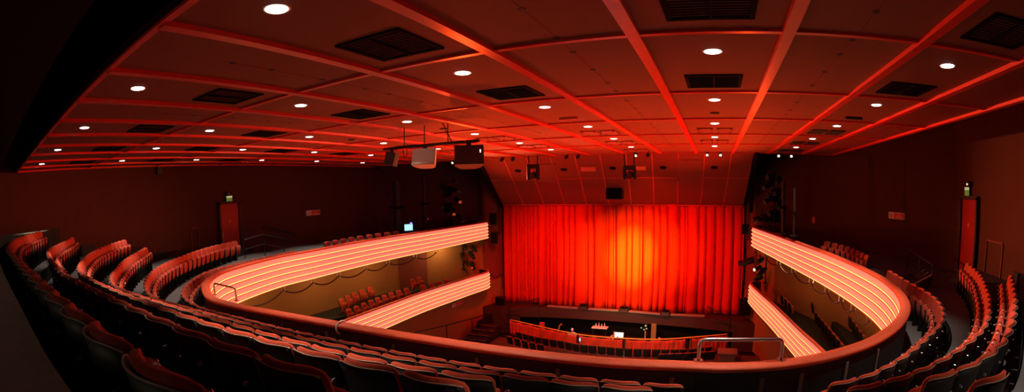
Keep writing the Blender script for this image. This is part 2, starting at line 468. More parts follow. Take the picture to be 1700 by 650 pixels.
tier('grey carpeted tier of the second row', bound['A'], [(XL, 26)] + bound['B'] + [(XR, 17), (4.2, 29)], fl['B'])
tier('grey carpeted tier of the third row', bound['B'], bound['C'], fl['C'])
tier('grey carpeted tier of the fourth row', bound['C'], bound['D'], fl['D'])
tier('grey carpeted tier of the fifth row', bound['D'], bound['E'], fl['E'])
LEDGE = offset(spline([(XL, 3.9), (-18.4, 2.95)] + curve['F'] + [(2.5, .7), (XR, 2.8)], .4), -.13)
LEDGE = [(XL, 3.9)] + LEDGE[1:-1] + [(XR, 2.8)]
tier('grey carpeted tier of the last row', bound['E'], LEDGE, fl['F'])
tier('grey carpeted ledge behind the last row', LEDGE, [(XL, -6), (XR, -6)], -.46, 'ledgecarpet')
b = MB(); b.sweep(LEDGE, [(0, fl['F'] + ZC - .02), (0, -.46 + ZC), (-.05, -.46 + ZC), (-.05, fl['F'] + ZC - .02)])
tag(b.build('trim_3', 'riser'), 'dark riser of the ledge behind the last row', 'riser', kind='structure')
for k, nx in zip('ABCDE', 'BCDEF'):
    b = MB(); p = bound[k]
    b.sweep(p, [(0, fl[k] + ZC - .02), (0, fl[nx] + ZC), (-.03, fl[nx] + ZC), (-.03, fl[k] + ZC - .02)])
    tag(b.build('trim_3', 'riser'), {'A': 'dark riser behind the front row', 'B': 'dark riser behind the second row', 'C': 'dark riser behind the third row', 'D': 'dark riser behind the fourth row', 'E': 'dark riser behind the fifth row'}[k], 'riser', kind='structure')
# lower side balcony floors
for path, xw, lab in ((LOWL, XL, 'dark floor of the lower side balcony under the long one'), (LOWR, XR, 'dark floor of the lower side balcony beside the short seat block')):
    poly = [Vector((x, y, -6.58 + ZC)) for x, y in path if y > (16.3 if xw < 0 else 11)]
    poly += [Vector((xw, 16.3, -6.58 + ZC)), Vector((xw, 25 if xw < 0 else 17, -6.58 + ZC)), Vector((-16.4 if xw < 0 else 2.9, 32, -6.58 + ZC))] if xw < 0 else [Vector((2.9, 32, -6.58 + ZC)), Vector((xw, 17, -6.58 + ZC)), Vector((xw, 12, -6.58 + ZC))]
    b = MB(); b.add(poly, tessellate_polygon([poly])); tag(b.build('floor', 'riser'), lab, 'floor', kind='structure')

b = MB(); b.box((-18.0, 21.6, ZC - 6.32), (1.7, 10.4, .52)); tag(b.build('floor', 'riser'), 'raised carpeted platform under the rear seats by the sand wall', 'floor', kind='structure')
b = MB(); b.box((6.75, 18.2, ZC - 6.32), (1.0, 9, .52)); tag(b.build('floor', 'riser'), 'raised carpeted platform under the rear seats by the tan wall', 'floor', kind='structure')
b = MB(); b.box((-5.4, H * .53 - 3.5, CEIL + .06), (31, 7, .12)); tag(b.build('ceiling', 'void'), 'dark rear ceiling strip behind the gap over the last row', 'ceiling', kind='structure')
# ------------------------------------------------------------------ balcony fronts
def balcony_front(path, zr, label, posts=False, hgt=1.22, clips=()):
    root = thing('balcony_parapet', label, 'balcony front', (0, 0, 0))
    z = zr + ZC
    b = MB(); pr = []
    hw_ = .125 if posts else .075
    for k in range(9):
        a = PI * k / 8; pr.append((hw_ * math.cos(a), z - .05 + .05 * math.sin(a)))
    pr += [(-hw_ + .01, z - .085), (hw_, z - .085)]
    b.sweep(path, pr, True); b.build('rail_cushion', 'rail', root)
    b = MB(); b.sweep(path, [(.0, z - .084), (-.07, z - .084), (-.07, z - hgt), (.0, z - hgt)]); b.build('back_panel', 'backpanel', root)
    bh = (hgt - .10) / 5
    for k in range(5):
        zt = z - .10 - k * bh; zb = zt - bh
        b = MB(); b.sweep(path, [(.0, zt - .005), (.05, zt - .005), (.075, zt - .05), (.085, zb + .06), (.07, zb + .045), (.0, zb + .045)])
        bd = b.build('glowing_band', 'band', root)
        b = MB(); b.sweep(path, [(.0, zb + .04), (.075, zb + .035), (.13, zb + .02), (.13, zb), (.0, zb)]); b.build('ledge', 'ledge', bd)
        b = MB(); b.sweep(path, [(.112 + .0135 * math.cos(t * PI / 3), zb + .036 + .0135 * math.sin(t * PI / 3)) for t in range(6)], True); b.build('strip_light', 'strip', bd)
    if posts:
        N = normals(path); L = len(path)
        for i in posts:
            p, n = path[i], N[i]
            o = MB().box((p[0] - n[0] * .085, p[1] - n[1] * .085, z - .58), (.06, .03, .80), math.atan2(n[1], n[0]) - PI / 2).build('post', 'post', root)
    for c in clips:
        b = MB(); p = Vector(c)
        b.tube([p + Vector((-.09, 0, .10)), p + Vector((-.09, 0, -.10)), p + Vector((.09, 0, -.10)), p + Vector((.09, 0, .10))], .016, 6)
        b.build('cable_clip', 'white', root)
    return root
def nearest(path, x, y):
    return min(range(len(path)), key=lambda i: (path[i][0] - x) ** 2 + (path[i][1] - y) ** 2)
clipL = [at(412, 483, X=-14.0), at(470, 469, X=-14.85), at(516, 456, X=-15.1), at(560, 447, X=-15.3), at(606, 437, X=-15.4), at(645, 429, X=-15.45), at(689, 420, X=-15.45), at(722, 412, X=-15.45)]
clipR = [at(1259, 412, Y=29.0), at(1277, 420, Y=26.5), at(1299, 431, Y=24.0), at(1322, 443, Y=21.5), at(1349, 457, Y=19.2), at(1374, 471, Y=17.5), at(1403, 494, Y=15.9), at(1430, 516, Y=14.6), at(1458, 545, Y=13.2)]
def snap(cl):
    out = []
    for c in cl:
        i = nearest(RAIL, c.x, c.y); n = normals(RAIL)[i]
        out.append(Vector((RAIL[i][0] + n[0] * .03, RAIL[i][1] + n[1] * .03, ZR + ZC - 1.30)))
    return out
clipL, clipR = snap(clipL), snap(clipR)
pidx = [nearest(RAIL, at(px, py, Z=ZR).x, at(px, py, Z=ZR).y) for px, py in ((415, 508), (480, 518), (555, 531), (660, 549), (785, 570), (930, 587), (1105, 600), (1270, 600), (1333, 593), (1410, 574), (1460, 555))]
balcony_front(RAIL, ZR, 'curved upper balcony front with red padded rail, dark back and five glowing pink bands', posts=pidx, clips=clipL + clipR)
balcony_front(LOWL, ZLOW, 'straight lower balcony front with five glowing bands, below the long upper one, facing the curtain')
balcony_front(LOWR, ZLOW, 'straight lower balcony front with five glowing bands, behind the chrome handrail')
for cl, lab in ((clipL, 'black cable swagged under the upper balcony front above the sand wall'), (clipR, 'dark cable swagged under the upper balcony front near the short seat block')):
    b = MB(); pts = []
    for a, c in zip(cl, cl[1:]):
        for k in range(8):
            t = k / 8; p = a.lerp(c, t); p.z -= .22 * 4 * t * (1 - t) + .08; pts.append(p)
    p = cl[-1].copy(); p.z -= .08; pts.append(p)
    b.tube(pts, .028, 6); tag(b.build('cable', 'cable'), lab, 'cable')

# ------------------------------------------------------------------ tip-up seats
def make_seat(detail=True):
    root = thing('theatre_seat', 'red tip-up theatre seat', 'seat')
    def shape(u, v, off, top=.86, bot=.40, hw=.238):
        z = bot + (top - bot) * v
        c = max(0., (v - .84) / .16)
        w = hw * (1 - .10 * c ** 3) * (.94 + .06 * min(1, v * 1.5))
        y = (top - z) * .20 + .075 * u * u + off
        zz = z - .028 * c * abs(u) ** 5
        return (u * w, y, zz)
    def slab(b, off0, off1, v0, v1, nu, nv, hw=.247, roll=.02):
        vs = []; fs = []
        ring = []
        for j in range(nv + 1):
            v = v0 + (v1 - v0) * j / nv
            e = 1 - (2 * abs(j / nv - .5)) ** 6
            row = []
            for side in (0, 1):
                for i in (range(nu + 1) if side == 0 else range(nu, -1, -1)):
                    u = -1 + 2 * i / nu
                    eu = (1 - abs(u) ** 8) * (.35 + .65 * e)
                    mid = (off0 + off1) / 2; hf = (off1 - off0) / 2 * (.30 + .70 * eu)
                    row.append(shape(u, v, mid + (hf if side == 0 else -hf), hw=hw))
            ring.append(row); vs += row
        k = 2 * (nu + 1)
        for j in range(nv):
            for i in range(k):
                fs.append((j * k + i, j * k + (i + 1) % k, (j + 1) * k + (i + 1) % k, (j + 1) * k + i))
        for j, rev in ((0, True), (nv, False)):
            for i in range(nu):
                q = (j * k + i, j * k + i + 1, j * k + k - 2 - i, j * k + k - 1 - i)
                fs.append(q[::-1] if rev else q)
        b.add(vs, fs, True)
    nu, nv = (10, 8) if detail else (6, 4)
    b = MB(); slab(b, 0.0, .062, .0, 1.0, nu, nv); b.build('backrest', 'seat', root)
    b = MB(); slab(b, -.022, .004, -.18, .955, nu, 5, hw=.252); nf = len(b.f)
    if detail:
        b.tube([Vector(shape(u / 8, .958, -.014, hw=.252)) for u in range(-8, 9)], .0055, 5)
    sh = b.build('back_shell', 'shell', root)
    if detail:
        sh.data.materials.append(M['edge'])
        for q in range(nf, len(sh.data.polygons)): sh.data.polygons[q].material_index = 1
    # tipped-up pan: upholstered both sides
    b = MB(); vs = []; fs = []; nn = 6
    prof = [(-.045, .0), (-.05, .10), (-.05, .30), (-.03, .385), (.02, .40), (.055, .37), (.075, .25), (.07, .10), (.04, .01), (0, -.02)]
    hw = .215; R = Matrix.Rotation(math.radians(-10), 3, 'X')
    for i in range(nn + 1):
        u = -1 + 2 * i / nn; sc = 1 - .18 * abs(u) ** 6
        for (py, pz) in prof:
            p = R @ Vector((u * hw, py * sc, .19 + (pz - .19) * (1 - .04 * abs(u) ** 6)))
            vs.append((p.x, p.y + .215, p.z + .27))
    k = len(prof)
    fs = [(i * k + j, (i + 1) * k + j, (i + 1) * k + (j + 1) % k, i * k + (j + 1) % k) for i in range(nn) for j in range(k)]
    b.add(vs, fs, True); b.add(vs[:k], [list(range(k))]); b.add(vs[-k:], [list(range(k))[::-1]])
    pan = b.build('seat', 'seat', root)
    if detail:
        top = R @ Vector((0, -.02, .400)); tp = Vector((0, top.y + .215, top.z + .27))
        b = MB(); c = tp + Vector((0, .012, .004))
        vs = [c + Vector((.026 * math.cos(2 * PI * i / 12), .015 * math.sin(2 * PI * i / 12), 0)) for i in range(12)]
        vs2 = [v + Vector((0, 0, .006)) for v in vs]
        b.add(vs + vs2, [list(range(12, 24))] + [(i, (i + 1) % 12, 12 + (i + 1) % 12, 12 + i) for i in range(12)])
        b.build('number_plate', 'white', pan)
        b = MB(); b.rbox((.255, .23, .60), (.046, .30, .05), .018); arm = b.build('armrest', 'arm', root)
        b = MB(); b.ball((.255, .385, .60), (.014, .010, .014), 8, 5); b.build('end_cap', 'chrome', arm)
        b = MB(); b.rbox((.255, .22, .30), (.035, .26, .60), .012); b.build('standard', 'shell', root)
        b = MB(); b.cyl((.255, -.030, .70), (.255, .0, .70), .010, .014, n=8); b.build('hinge_bracket', 'chrome', root)
    return root

seat0 = make_seat(True); seat1 = make_seat(False)
index_kids(None, list(COL.objects))
used = {'a': False, 'b': False}
def put_seat(x, y, z, rz, label, group, detail=True):
    k = 'a' if detail else 'b'; src = seat0 if detail else seat1
    o = src if not used[k] else copy_tree(src)
    used[k] = True
    o.location = (x, y, z + ZC); o.rotation_euler = (0, 0, rz)
    tag(o, label, 'seat', group); return o

ROWNAME = dict(A='front', B='second', C='third', D='fourth', E='fifth', F='rear')
def seat_run(ctrl, z, pitch, fmt, group, detail=True, reverse=False, skip=()):
    path = spline(ctrl, .02); L = (len(path) - 1) * .02; n = int(L / pitch + .35)
    step = (len(path) - 1) / max(n, 1)
    out = []
    N = normals(path)
    for i in range(n):
        j = min(int((i + .5) * step), len(path) - 1); out.append((path[j], N[j]))
    if reverse: out = out[::-1]
    for i, (p, nn) in enumerate(out):
        if i in skip: continue
        jit = random.uniform(-.012, .012)
        put_seat(p[0], p[1], z, math.atan2(nn[1], nn[0]) - PI / 2 + jit, fmt % ordinal(i + 1), group, detail)
    return n
cnt = {}
for k in 'ABCDEF':
    pts = curve[k]; z = ROWS[k][0] - SEATH
    cut = next((i for i in range(1, len(pts)) if pts[i][0] - pts[i - 1][0] > 1.6 and pts[i - 1][0] > -3 and pts[i][0] > .9), len(pts))
    main, right = pts[:cut], pts[cut:]
    main = [p for p in main if p[0] > -19.7]
    cnt[k] = seat_run(main, z, .512, 'red tip-up seat, %s from the aisle, ' + ROWNAME[k] + ' row of the long curved block', ROWNAME[k] + ' row of the long block', reverse=True)
    if len(right) > 1:
        cnt[k + 'r'] = seat_run(right, z, .512, 'red tip-up seat, %s from the aisle, ' + ROWNAME[k] + ' row of the short curved block', ROWNAME[k] + ' row of the short block')
w = [at(*p, Z=-2.22) for p in ((662, 382.5), (618, 388), (582, 393), (533, 402))]
cnt['A2'] = seat_run([(p.x, p.y) for p in w], fl['A'], .7, 'red seat along the upper parapet, %s from the blue-lit monitor', 'seats along the upper parapet by the monitor')
w = [at(*p, Z=-2.22) for p in ((1437, 425), (1410, 412), (1385, 404), (1362, 399))]
cnt['A3'] = seat_run([(p.x + .25, p.y) for p in w], fl['A'], .62, 'red seat along the upper parapet, %s beyond the short curved block', 'seats along the upper parapet past the short block')
# lower side balconies
def px_run(pts, z, fmt, group, n):
    w = [at(*p, Z=z) for p in pts]; w = [(p.x, p.y) for p in w]
    L = sum(math.hypot(b[0] - a[0], b[1] - a[1]) for a, b in zip(w, w[1:]))
    seat_run(w, z - SEATH, L / (n - .02), fmt, group, False)
px_run([(745, 461), (717, 468), (692, 474)], -5.55, 'small red seat behind the lower balcony front, %s from the stage end', 'seats near the stage end of the lower balcony', 4)
px_run([(678, 476), (643, 486), (604, 501), (568, 515)], -5.55, 'red seat directly behind the lower balcony front, %s in the group under the sign', 'front lower balcony seats under the sign', 9)
px_run([(617, 474), (587, 484), (557, 498)], -5.2, 'red seat against the sand wall below the swagged cable, %s from the stage', 'rear lower balcony seats against the sand wall', 5)
px_run([(698, 458), (676, 464)], -5.2, 'red seat by the dark red wall strip, %s from the stage', 'rear lower balcony seats by the dark strip', 2)
px_run([(1293, 485), (1312, 504)], -5.55, 'small red seat by the stage end of the balcony behind the handrail, %s of three', 'stage end seats of the balcony behind the handrail', 3)
px_run([(1350, 514), (1373, 541), (1400, 574)], -5.55, 'red seat in the front row behind the short lower balcony front, %s along', 'front seats behind the short lower balcony front', 8)
px_run([(1340, 492), (1349, 504)], -5.7, 'red seat at the corner of the tan wall, %s from the stage', 'seats at the corner of the tan wall', 2)
px_run([(1406, 520), (1421, 539), (1435, 560)], -5.2, 'red seat against the tan wall behind the short lower front, %s from the stage', 'rear seats against the tan wall', 5)
# stalls: front row and part of the second row
stall1 = [(855, 549), (890, 558), (927, 564), (961, 570.5), (1000, 574), (1033, 577), (1076, 578.5), (1120, 579), (1155, 577.5), (1185, 574)]
stall2 = [(838, 556), (858, 561), (887, 568.6), (903, 572)]
stall3 = [(1093, 587), (1126, 586), (1147, 585), (1190, 582)]
px_run(stall1, -9.15, 'black-backed stalls seat facing the pit drape, %s in the front stalls row', 'front row of the stalls', 24)
px_run(stall2, -9.14, 'black-backed stalls seat in the second stalls row, %s from the grey steps', 'second stalls row near the steps', 5)
px_run(stall3, -9.14, 'black-backed stalls seat in the second stalls row, %s before the chrome handrail', 'second stalls row near the handrail', 7)
print('SEATS', cnt, sum(cnt.values()))

# ================================================================== CEILING FITTINGS
COLX = {-5: -10.169, -4: -8.111, -3: -6.062, -2: -4.010, -1: -1.976, 0: .049, 1: 2.06}
ROWY = {0: 1.499, 1: 3.490, 2: 5.485, 3: 7.495, 4: 9.496, 5: 11.502}
colname = {1: 'first', 0: 'second', -1: 'third', -2: 'fourth', -3: 'fifth', -4: 'sixth', -5: 'seventh'}
proto = None
for i, cx in COLX.items():
    for j, cy in ROWY.items():
        if j == 0 and i >= 0: continue
        lab = 'round white ceiling downlight, %s from the stage, %s column from the narrow red door' % (ordinal(6 - j), colname[i])
        loc = (cx * H, cy * H, CEIL)
        if proto is None:
            proto = thing('ceiling_downlight', lab, 'downlight', loc, 0, 'round ceiling downlights')
            b = MB(); pr = [(.105, -.002), (.13, -.006), (.145, -.004), (.150, .004)]
            vs = [(r * math.cos(2 * PI * k / 20), r * math.sin(2 * PI * k / 20), z) for k in range(20) for r, z in pr]
            b.add(vs, [(k * 4 + q, ((k + 1) % 20) * 4 + q, ((k + 1) % 20) * 4 + q + 1, k * 4 + q + 1) for k in range(20) for q in range(3)], True)
            b.build('trim_ring', 'white', proto)
            b = MB(); b.cyl((0, 0, -.012), (0, 0, .01), .112, n=20); b.build('lens', 'downlight', proto)
            KIDS.clear(); index_kids(None, [o for o in COL.objects if o.parent == proto])
        else:
            o = copy_tree(proto); o.location = loc; tag(o, lab, 'downlight')
for i, cx in COLX.items():
    for j, cy in list(ROWY.items()):
        light('downlight_beam', 'SPOT', (cx * H, cy * H, CEIL - .06), 200 if (j == 0 and i <= -4) else 640, (1, .76, .58), (cx * H, cy * H, 0), .07, 68, 1.0)

vp = None
def vent(x, y, lab):
    global vp
    if vp is None:
        vp = thing('ceiling_vent', lab, 'vent', (x, y, CEIL), 0, 'square ceiling vents'); a = .25 * H
        b = MB()
        for sx, sy, w, d in ((0, a, 2 * a + .06, .06), (0, -a, 2 * a + .06, .06), (a, 0, .06, 2 * a), (-a, 0, .06, 2 * a)):
            b.box((sx, sy, -.008), (w, d, .03))
        b.box((0, 0, -.012), (.03, 2 * a, .03)); b.build('frame', 'matte', vp)
        b = MB()
        for k in range(12):
            b.box((0, -a + (k + .5) * a / 6, -.004), (2 * a, .035, .012), R=Matrix.Rotation(.5, 3, 'X'))
        b.build('slats', 'vent', vp)
        b = MB(); b.box((0, 0, .012), (2 * a, 2 * a, .02)); b.build('backing', 'matte', vp)
        KIDS.clear(); index_kids(None, [o for o in COL.objects if o.parent == vp])
    else:
        o = copy_tree(vp); o.location = (x, y, CEIL); tag(o, lab, 'vent')
ventY = {0: 2.5, 1: 4.5}
for i in (1, 0, -1, -2, -3, -4, -5):
    for j, y in ventY.items():
        vent(COLX[i] * H, y * H, 'square black ceiling vent, %s from the rear, %s column from the narrow red door' % (ordinal(j + 1), colname[i]))
for i, y in ((-4, 6.5), (-5, 6.5), (-4, 8.5), (-3, 8.5)):
    vent(COLX[i] * H, y * H, 'square black ceiling vent, %s from the rear, %s column from the narrow red door' % ('third' if y < 7 or i == -3 else 'fourth', colname[i]))
# flat dark red hatches with bolt heads
n = 0
for i, ys_ in ((0, (8.35, 10.3)), (-1, (8.35, 10.3, 12.4)), (-2, (8.35, 10.3)), (1, (8.3, 10.4, 12.4)), (-3, (10.3,))):
    for q, y in enumerate(ys_):
        n += 1
        t = thing('ceiling_hatch', 'flat ceiling hatch, %s beyond the vents, %s column from the narrow red door' % (ordinal(q + 1), colname[i]), 'hatch', (COLX[i] * H, y * H, CEIL), 0, 'flat hatches in the ceiling')
        for s in (-1, 1):
            b = MB(); b.rbox((s * .27 * H / 1.6, 0, -.015), (.28 * H, .56 * H, .03), .01); lf = b.build('leaf', 'vent' if i == 1 else 'pelmet2', t)
            for dx in (-.11, .11):
                for dy in (-.22, .22):
                    MB().cyl((s * .27 * H / 1.6 + dx * H, dy * H, -.03), (s * .27 * H / 1.6 + dx * H, dy * H, -.045), .035, n=8).build('bolt', 'vent', lf)
for px, py, lab in ((944, 195, 'thin pale slot fitting in the ceiling near the third downlight column'), (1417, 194, 'thin dark slot fitting in the ceiling near the sloping wall edge')):
    p = at(px, py, Z=H)
    b = MB(); b.rbox((p.x, p.y, CEIL - .03), (.27 * H, .10, .06), .015); tag(b.build('slot_fitting', 'tab' if px < 1000 else 'vent'), lab, 'ceiling fitting')
for px, py, lab in ((1186, 187, 'small flat black disc in the ceiling between two downlights'), (737, 213, 'small flat black disc in the ceiling above the hanging loudspeakers'), (584, 231, 'small flat black disc in the ceiling beyond the far end of the loudspeaker bar')):
    p = at(px, py, Z=H)
    b = MB(); b.cyl((p.x, p.y, CEIL), (p.x, p.y, CEIL - .03), .13, .11, n=16); tag(b.build('ceiling_disc', 'vent'), lab, 'ceiling fitting')

# small spot heads along the front edge of the ceiling
EY = Y1 - .05
headpx = [(627, 277), (662, 272), (695, 268), (753, 268), (834, 262), (852, 261), (941, 257), (960, 256.5), (1056, 254), (1076, 254), (1174, 254), (1196, 254), (1292, 255), (1313, 255)]
lit = {3, 10, 11, 12, 13, 8}
for q, (px, py) in enumerate(headpx):
    p = at(px, py, Y=EY); p.z = min(p.z, CEIL - .05)
    t = thing('spot_head', 'small black spot head on the ceiling front edge, %s from the long balcony side' % ordinal(q + 1), 'spot', (p.x, p.y, CEIL), 0, 'spot heads on the ceiling edge')
    b = MB(); b.cyl((0, 0, .0), (0, 0, -.07), .02, n=8); b.build('stem', 'black', t)
    b = MB(); b.cyl((0, .05, -.10), (0, -.13, -.16), .085, .10, n=12); b.build('head', 'black', t)
    if q in lit:
        b = MB(); b.cyl((0, -.13, -.165), (0, -.136, -.168), .07, n=12); b.build('lens', 'glint', t)
# soffit details
for q, (px, py) in enumerate([(860, 283), (936, 281), (1017, 278.5), (1101, 277.5), (1186, 277.5)]):
    d = ray(px, py); k = (sA - Vector((0, 0, ZC))).dot(SN) / d.dot(SN); p = d * k + Vector((0, 0, ZC))
    b = MB(); b.cyl(p + SN * .02, p - SN * .05, .20, .17, n=16); o = b.build('soffit_port', 'matte'); tag(o, 'round black port in the slanted soffit, %s from the long balcony side' % ordinal(q + 1), 'port', 'round ports in the soffit')
def quad_on_soffit(px0, py0, px1, py1, lift, m, name, lab, cat):
    P = []
    for px, py in ((px0, py0), (px1, py0), (px1, py1), (px0, py1)):
        d = ray(px, py); k = (sA - Vector((0, 0, ZC))).dot(SN) / d.dot(SN); P.append(d * k + Vector((0, 0, ZC)))
    b = MB(); q = [p - SN * lift for p in P]; P = [p + SN * .01 for p in P]
    b.add(P + q, [(0, 1, 2, 3), (7, 6, 5, 4), (0, 4, 5, 1), (1, 5, 6, 2), (2, 6, 7, 3), (3, 7, 4, 0)])
    return tag(b.build(name, m), lab, cat)
quad_on_soffit(964, 276, 989, 283.5, .03, 'tab', 'soffit_tab', 'orange red tab on the soffit between the two moving lights', 'tab')
quad_on_soffit(1054, 275, 1072, 281.5, .03, 'tab', 'soffit_tab', 'orange red tab on the soffit beside the second moving light', 'tab')
quad_on_soffit(890, 272, 922, 302, .02, 'pelmet2', 'soffit_hatch', 'square dark hatch in the soffit behind the first moving light', 'hatch')
quad_on_soffit(1124, 265, 1165, 301, .02, 'pelmet2', 'soffit_hatch', 'square dark hatch in the soffit above the brightest part of curtain', 'hatch')

# moving head lights hung on twin tubes from the ceiling edge
def moving_head(px, top, bot, lab):
    Y = Y1 - .3; a, c = at(px, top, Y=Y), at(px, bot, Y=Y)
    t = thing('moving_light', lab, 'stage light', (a.x, Y, CEIL), 0, 'moving lights under the ceiling edge')
    dz = CEIL - a.z; hz_ = CEIL - c.z; w = .27; k = hz_ - dz
    for s in (-1, 1): MB().cyl((s * .26, 0, .0), (s * .23, 0, -dz), .03, n=8).build('hanger', 'black', t)
    b = MB(); b.rbox((0, 0, -dz - .10), (.62, .32, .22), .04); b.build('base', 'black', t)
    for s in (-1, 1): MB().rbox((s * .26, 0, -dz - .12 - k * .42), (.13, .24, k * .72), .03).build('yoke_arm', 'black', t)
    b = MB(); b.cyl((0, .16, -dz - k * .62), (0, -.20, -dz - k * .68), .19, .17, n=16); hd = b.build('head', 'black', t)
    b = MB()
    for q in range(3): b.box((-.03, -.215, -dz - k * (.50 + q * .14)), (.20, .02, .03))
    b.build('front_vent', 'pelmet2', hd)
moving_head(885, 273, 301, 'black moving light on twin hangers in front of the square hatch')
moving_head(1045, 275, 299, 'black moving light on twin hangers above the square black loudspeaker')
p = at(1021, 319, Y=29.6)
t = thing('loudspeaker', 'square black loudspeaker under the soffit above the curtain', 'loudspeaker', p)
b = MB(); b.rbox((0, 0, 0), (1.02, .6, .86), .03); b.build('cabinet', 'black', t)
b = MB(); b.box((0, -.31, 0), (.94, .02, .78)); b.build('grille', 'matte', t)
for s in (-1, 1): MB().cyl((s * .3, 0, .43), (s * .3, 0, .75), .02, n=6).build('bracket', 'black', t)

# hanging bar with three loudspeakers
A, B = at(637, 248, Y=10.75), at(796, 231.5, Y=10.75)
A.z = B.z = at(715, 240.0, Y=10.75).z
t = thing('loudspeaker_bar', 'black bar hung on wires from the ceiling with three loudspeakers below', 'bar', (0, 0, 0))
b = MB(); b.cyl(A, B, .04, n=10); b.build('tube', 'black', t)
for f, dx in ((.24, 0), (.46, 0), (.70, 0), (.74, -.28)):
    p = A.lerp(B, f); b = MB(); b.cyl(p, (p.x + dx, p.y, CEIL), .014, n=6); b.build('wire', 'cable', t)
b = MB(); b.tube([A.lerp(B, .22) + Vector((0, 0, -.05)), A.lerp(B, .24) + Vector((0, 0, -.28)), A.lerp(B, .27) + Vector((0, 0, -.22)), A.lerp(B, .27) + Vector((0, 0, .1))], .012, 6); b.build('cable_loop', 'cable', t)
def wedge_speaker(f, kind, rz, sc, lab, m):
    p = A.lerp(B, f)
    t = thing('loudspeaker', lab, 'loudspeaker', (p.x, p.y, p.z - .06), rz)
    b = MB()
    # trapezoid cabinet, wide front (-y), curved back
    prof = [(-.52, -.30), (.52, -.30), (.50, -.05), (.40, .18), (.22, .32), (-.22, .32), (-.40, .18), (-.50, -.05)]
    R = Matrix.Rotation(math.radians(-14), 3, 'X')
    vs = [R @ Vector((x * sc, y * sc, z * sc)) + Vector((0, 0, -.48 * sc)) for z in (-.36, .36) for x, y in prof]
    k = len(prof)
    b.add(vs, [list(range(k))[::-1], list(range(k, 2 * k))] + [(i, (i + 1) % k, k + (i + 1) % k, k + i) for i in range(k)])
    b.build('cabinet', m, t)
    b = MB(); b.box(R @ Vector((0, -.31 * sc, 0)) + Vector((0, 0, -.48 * sc)), (.98 * sc, .02, .64 * sc), R=R); b.build('grille', 'beige' if m == 'beige' else 'dkgrey', t)
    b = MB(); b.rbox((0, 0, -.01), (.12, .10, .12), .02); b.build('clamp', 'black', t)
    if m == 'dkgrey' and kind == 'lamp':
        b = MB(); b.box(R @ Vector((.40 * sc, -.325 * sc, .08)) + Vector((0, 0, -.48 * sc)), (.03, .02, .08), R=R); b.build('indicator', 'glint', t)
wedge_speaker(.10, '', math.radians(-62), .50, 'dark wedge loudspeaker hanging at the far end of the bar', 'dkgrey')
wedge_speaker(.47, '', math.radians(14), .62, 'beige fronted loudspeaker hanging in the middle of the bar', 'beige')
wedge_speaker(.90, 'lamp', math.radians(30), .70, 'dark loudspeaker with a small orange light on the end of the bar', 'dkgrey')

# ================================================================== LIGHTING BOOMS AND STAGE LANTERNS
LB = None
def lantern(pos, az, el, sc, lab, glint=None):
    global LB
    t = thing('stage_lantern', lab, 'stage light', pos, az, 'black stage lanterns')
    R = Matrix.Rotation(el, 3, 'X'); sc *= 1.
    V = lambda x, y, z: R @ Vector((x * sc, y * sc, z * sc))
    b = MB(); b.cyl(V(0, .30, 0), V(0, -.08, 0), .13 * sc, .13 * sc, 12); b.cyl(V(0, -.08, 0), V(0, -.36, 0), .095 * sc, .115 * sc, 12); b.build('body', 'black', t)
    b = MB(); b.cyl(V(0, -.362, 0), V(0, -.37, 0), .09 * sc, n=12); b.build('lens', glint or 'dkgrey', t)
    b = MB(); b.tube([V(-.17, 0, 0), V(-.17, 0, .22), V(.17, 0, .22), V(.17, 0, 0)], .014 * sc, 6); b.build('yoke', 'black', t)
    b = MB(); b.rbox(V(0, 0, .28), (.07, .07, .12), .01); b.build('hook_clamp', 'black', t)
def boom(px, ytop, ybot, Y, lab, ladder=True, r=.05):
    a, c = at(px, ytop, Y=Y), at(px, ybot, Y=Y)
    t = thing('lighting_boom', lab, 'lighting boom', (c.x, Y, c.z)); h = a.z - c.z
    b = MB(); b.cyl((0, 0, 0), (0, 0, h), r, n=10); b.cyl((0, 0, 0), (0, 0, .06), r * 3, n=12); b.build('pole', 'black', t)
    b = MB(); b.rbox((0, 0, h * .5), (r * 3, r * 3, .12), .01); b.build('collar', 'matte', t)
    if ladder:
        for k in range(int(h / .75)): MB().cyl((-.42, 0, .5 + k * .75), (.42, 0, .5 + k * .75), .025, n=6).build('rung', 'black', t)
        for k in range(int(h / 1.1)): MB().rbox((.1, .1, .8 + k * 1.1), (.5, .28, .62), .03).build('dimmer_box', 'matte', t)
def px_lanterns(lst, Y, who, base=''):
    for q, (px, py, az, sc, g) in enumerate(lst):
        lantern(at(px, py, Y=Y), az, random.uniform(.1, .5), sc, 'black stage lantern on the boom %s, %s from the top' % (who, ordinal(q + 1)), g)
boom(742, 290, 392, 27.4, 'black lighting boom hung with lanterns above the long balcony')
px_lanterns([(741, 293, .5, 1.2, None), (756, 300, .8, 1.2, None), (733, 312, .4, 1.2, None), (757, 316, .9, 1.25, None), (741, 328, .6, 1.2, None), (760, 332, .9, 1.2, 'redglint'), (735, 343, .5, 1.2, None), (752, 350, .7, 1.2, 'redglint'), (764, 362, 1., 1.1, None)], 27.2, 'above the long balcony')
boom(1285, 283, 384, 26.5, 'black lighting boom hung with lanterns above the short balcony')
px_lanterns([(1279, 293, -.6, 1.15, None), (1292, 300, -.4, 1.2, None), (1276, 307, -.8, 1.25, None), (1290, 318, -.5, 1.2, None), (1278, 330, -.9, 1.2, None), (1294, 338, -.4, 1.2, None), (1283, 352, -.7, 1.2, None), (1267, 362, -1.2, 1.1, None)], 26.3, 'above the short balcony')
boom(706, 290, 385, 25.4, 'slim black pole rising behind the upper balcony rail', False, .13)
boom(661, 300, 388, 23.4, 'thick dark pole near the blue-lit monitor', False, .22)
boom(1300, 300, 388, 23.0, 'dark upright pole behind the short balcony rail', False, .10)
boom(1318, 312, 392, 21.5, 'slim dark upright pole on the slanted wall', False, .06)
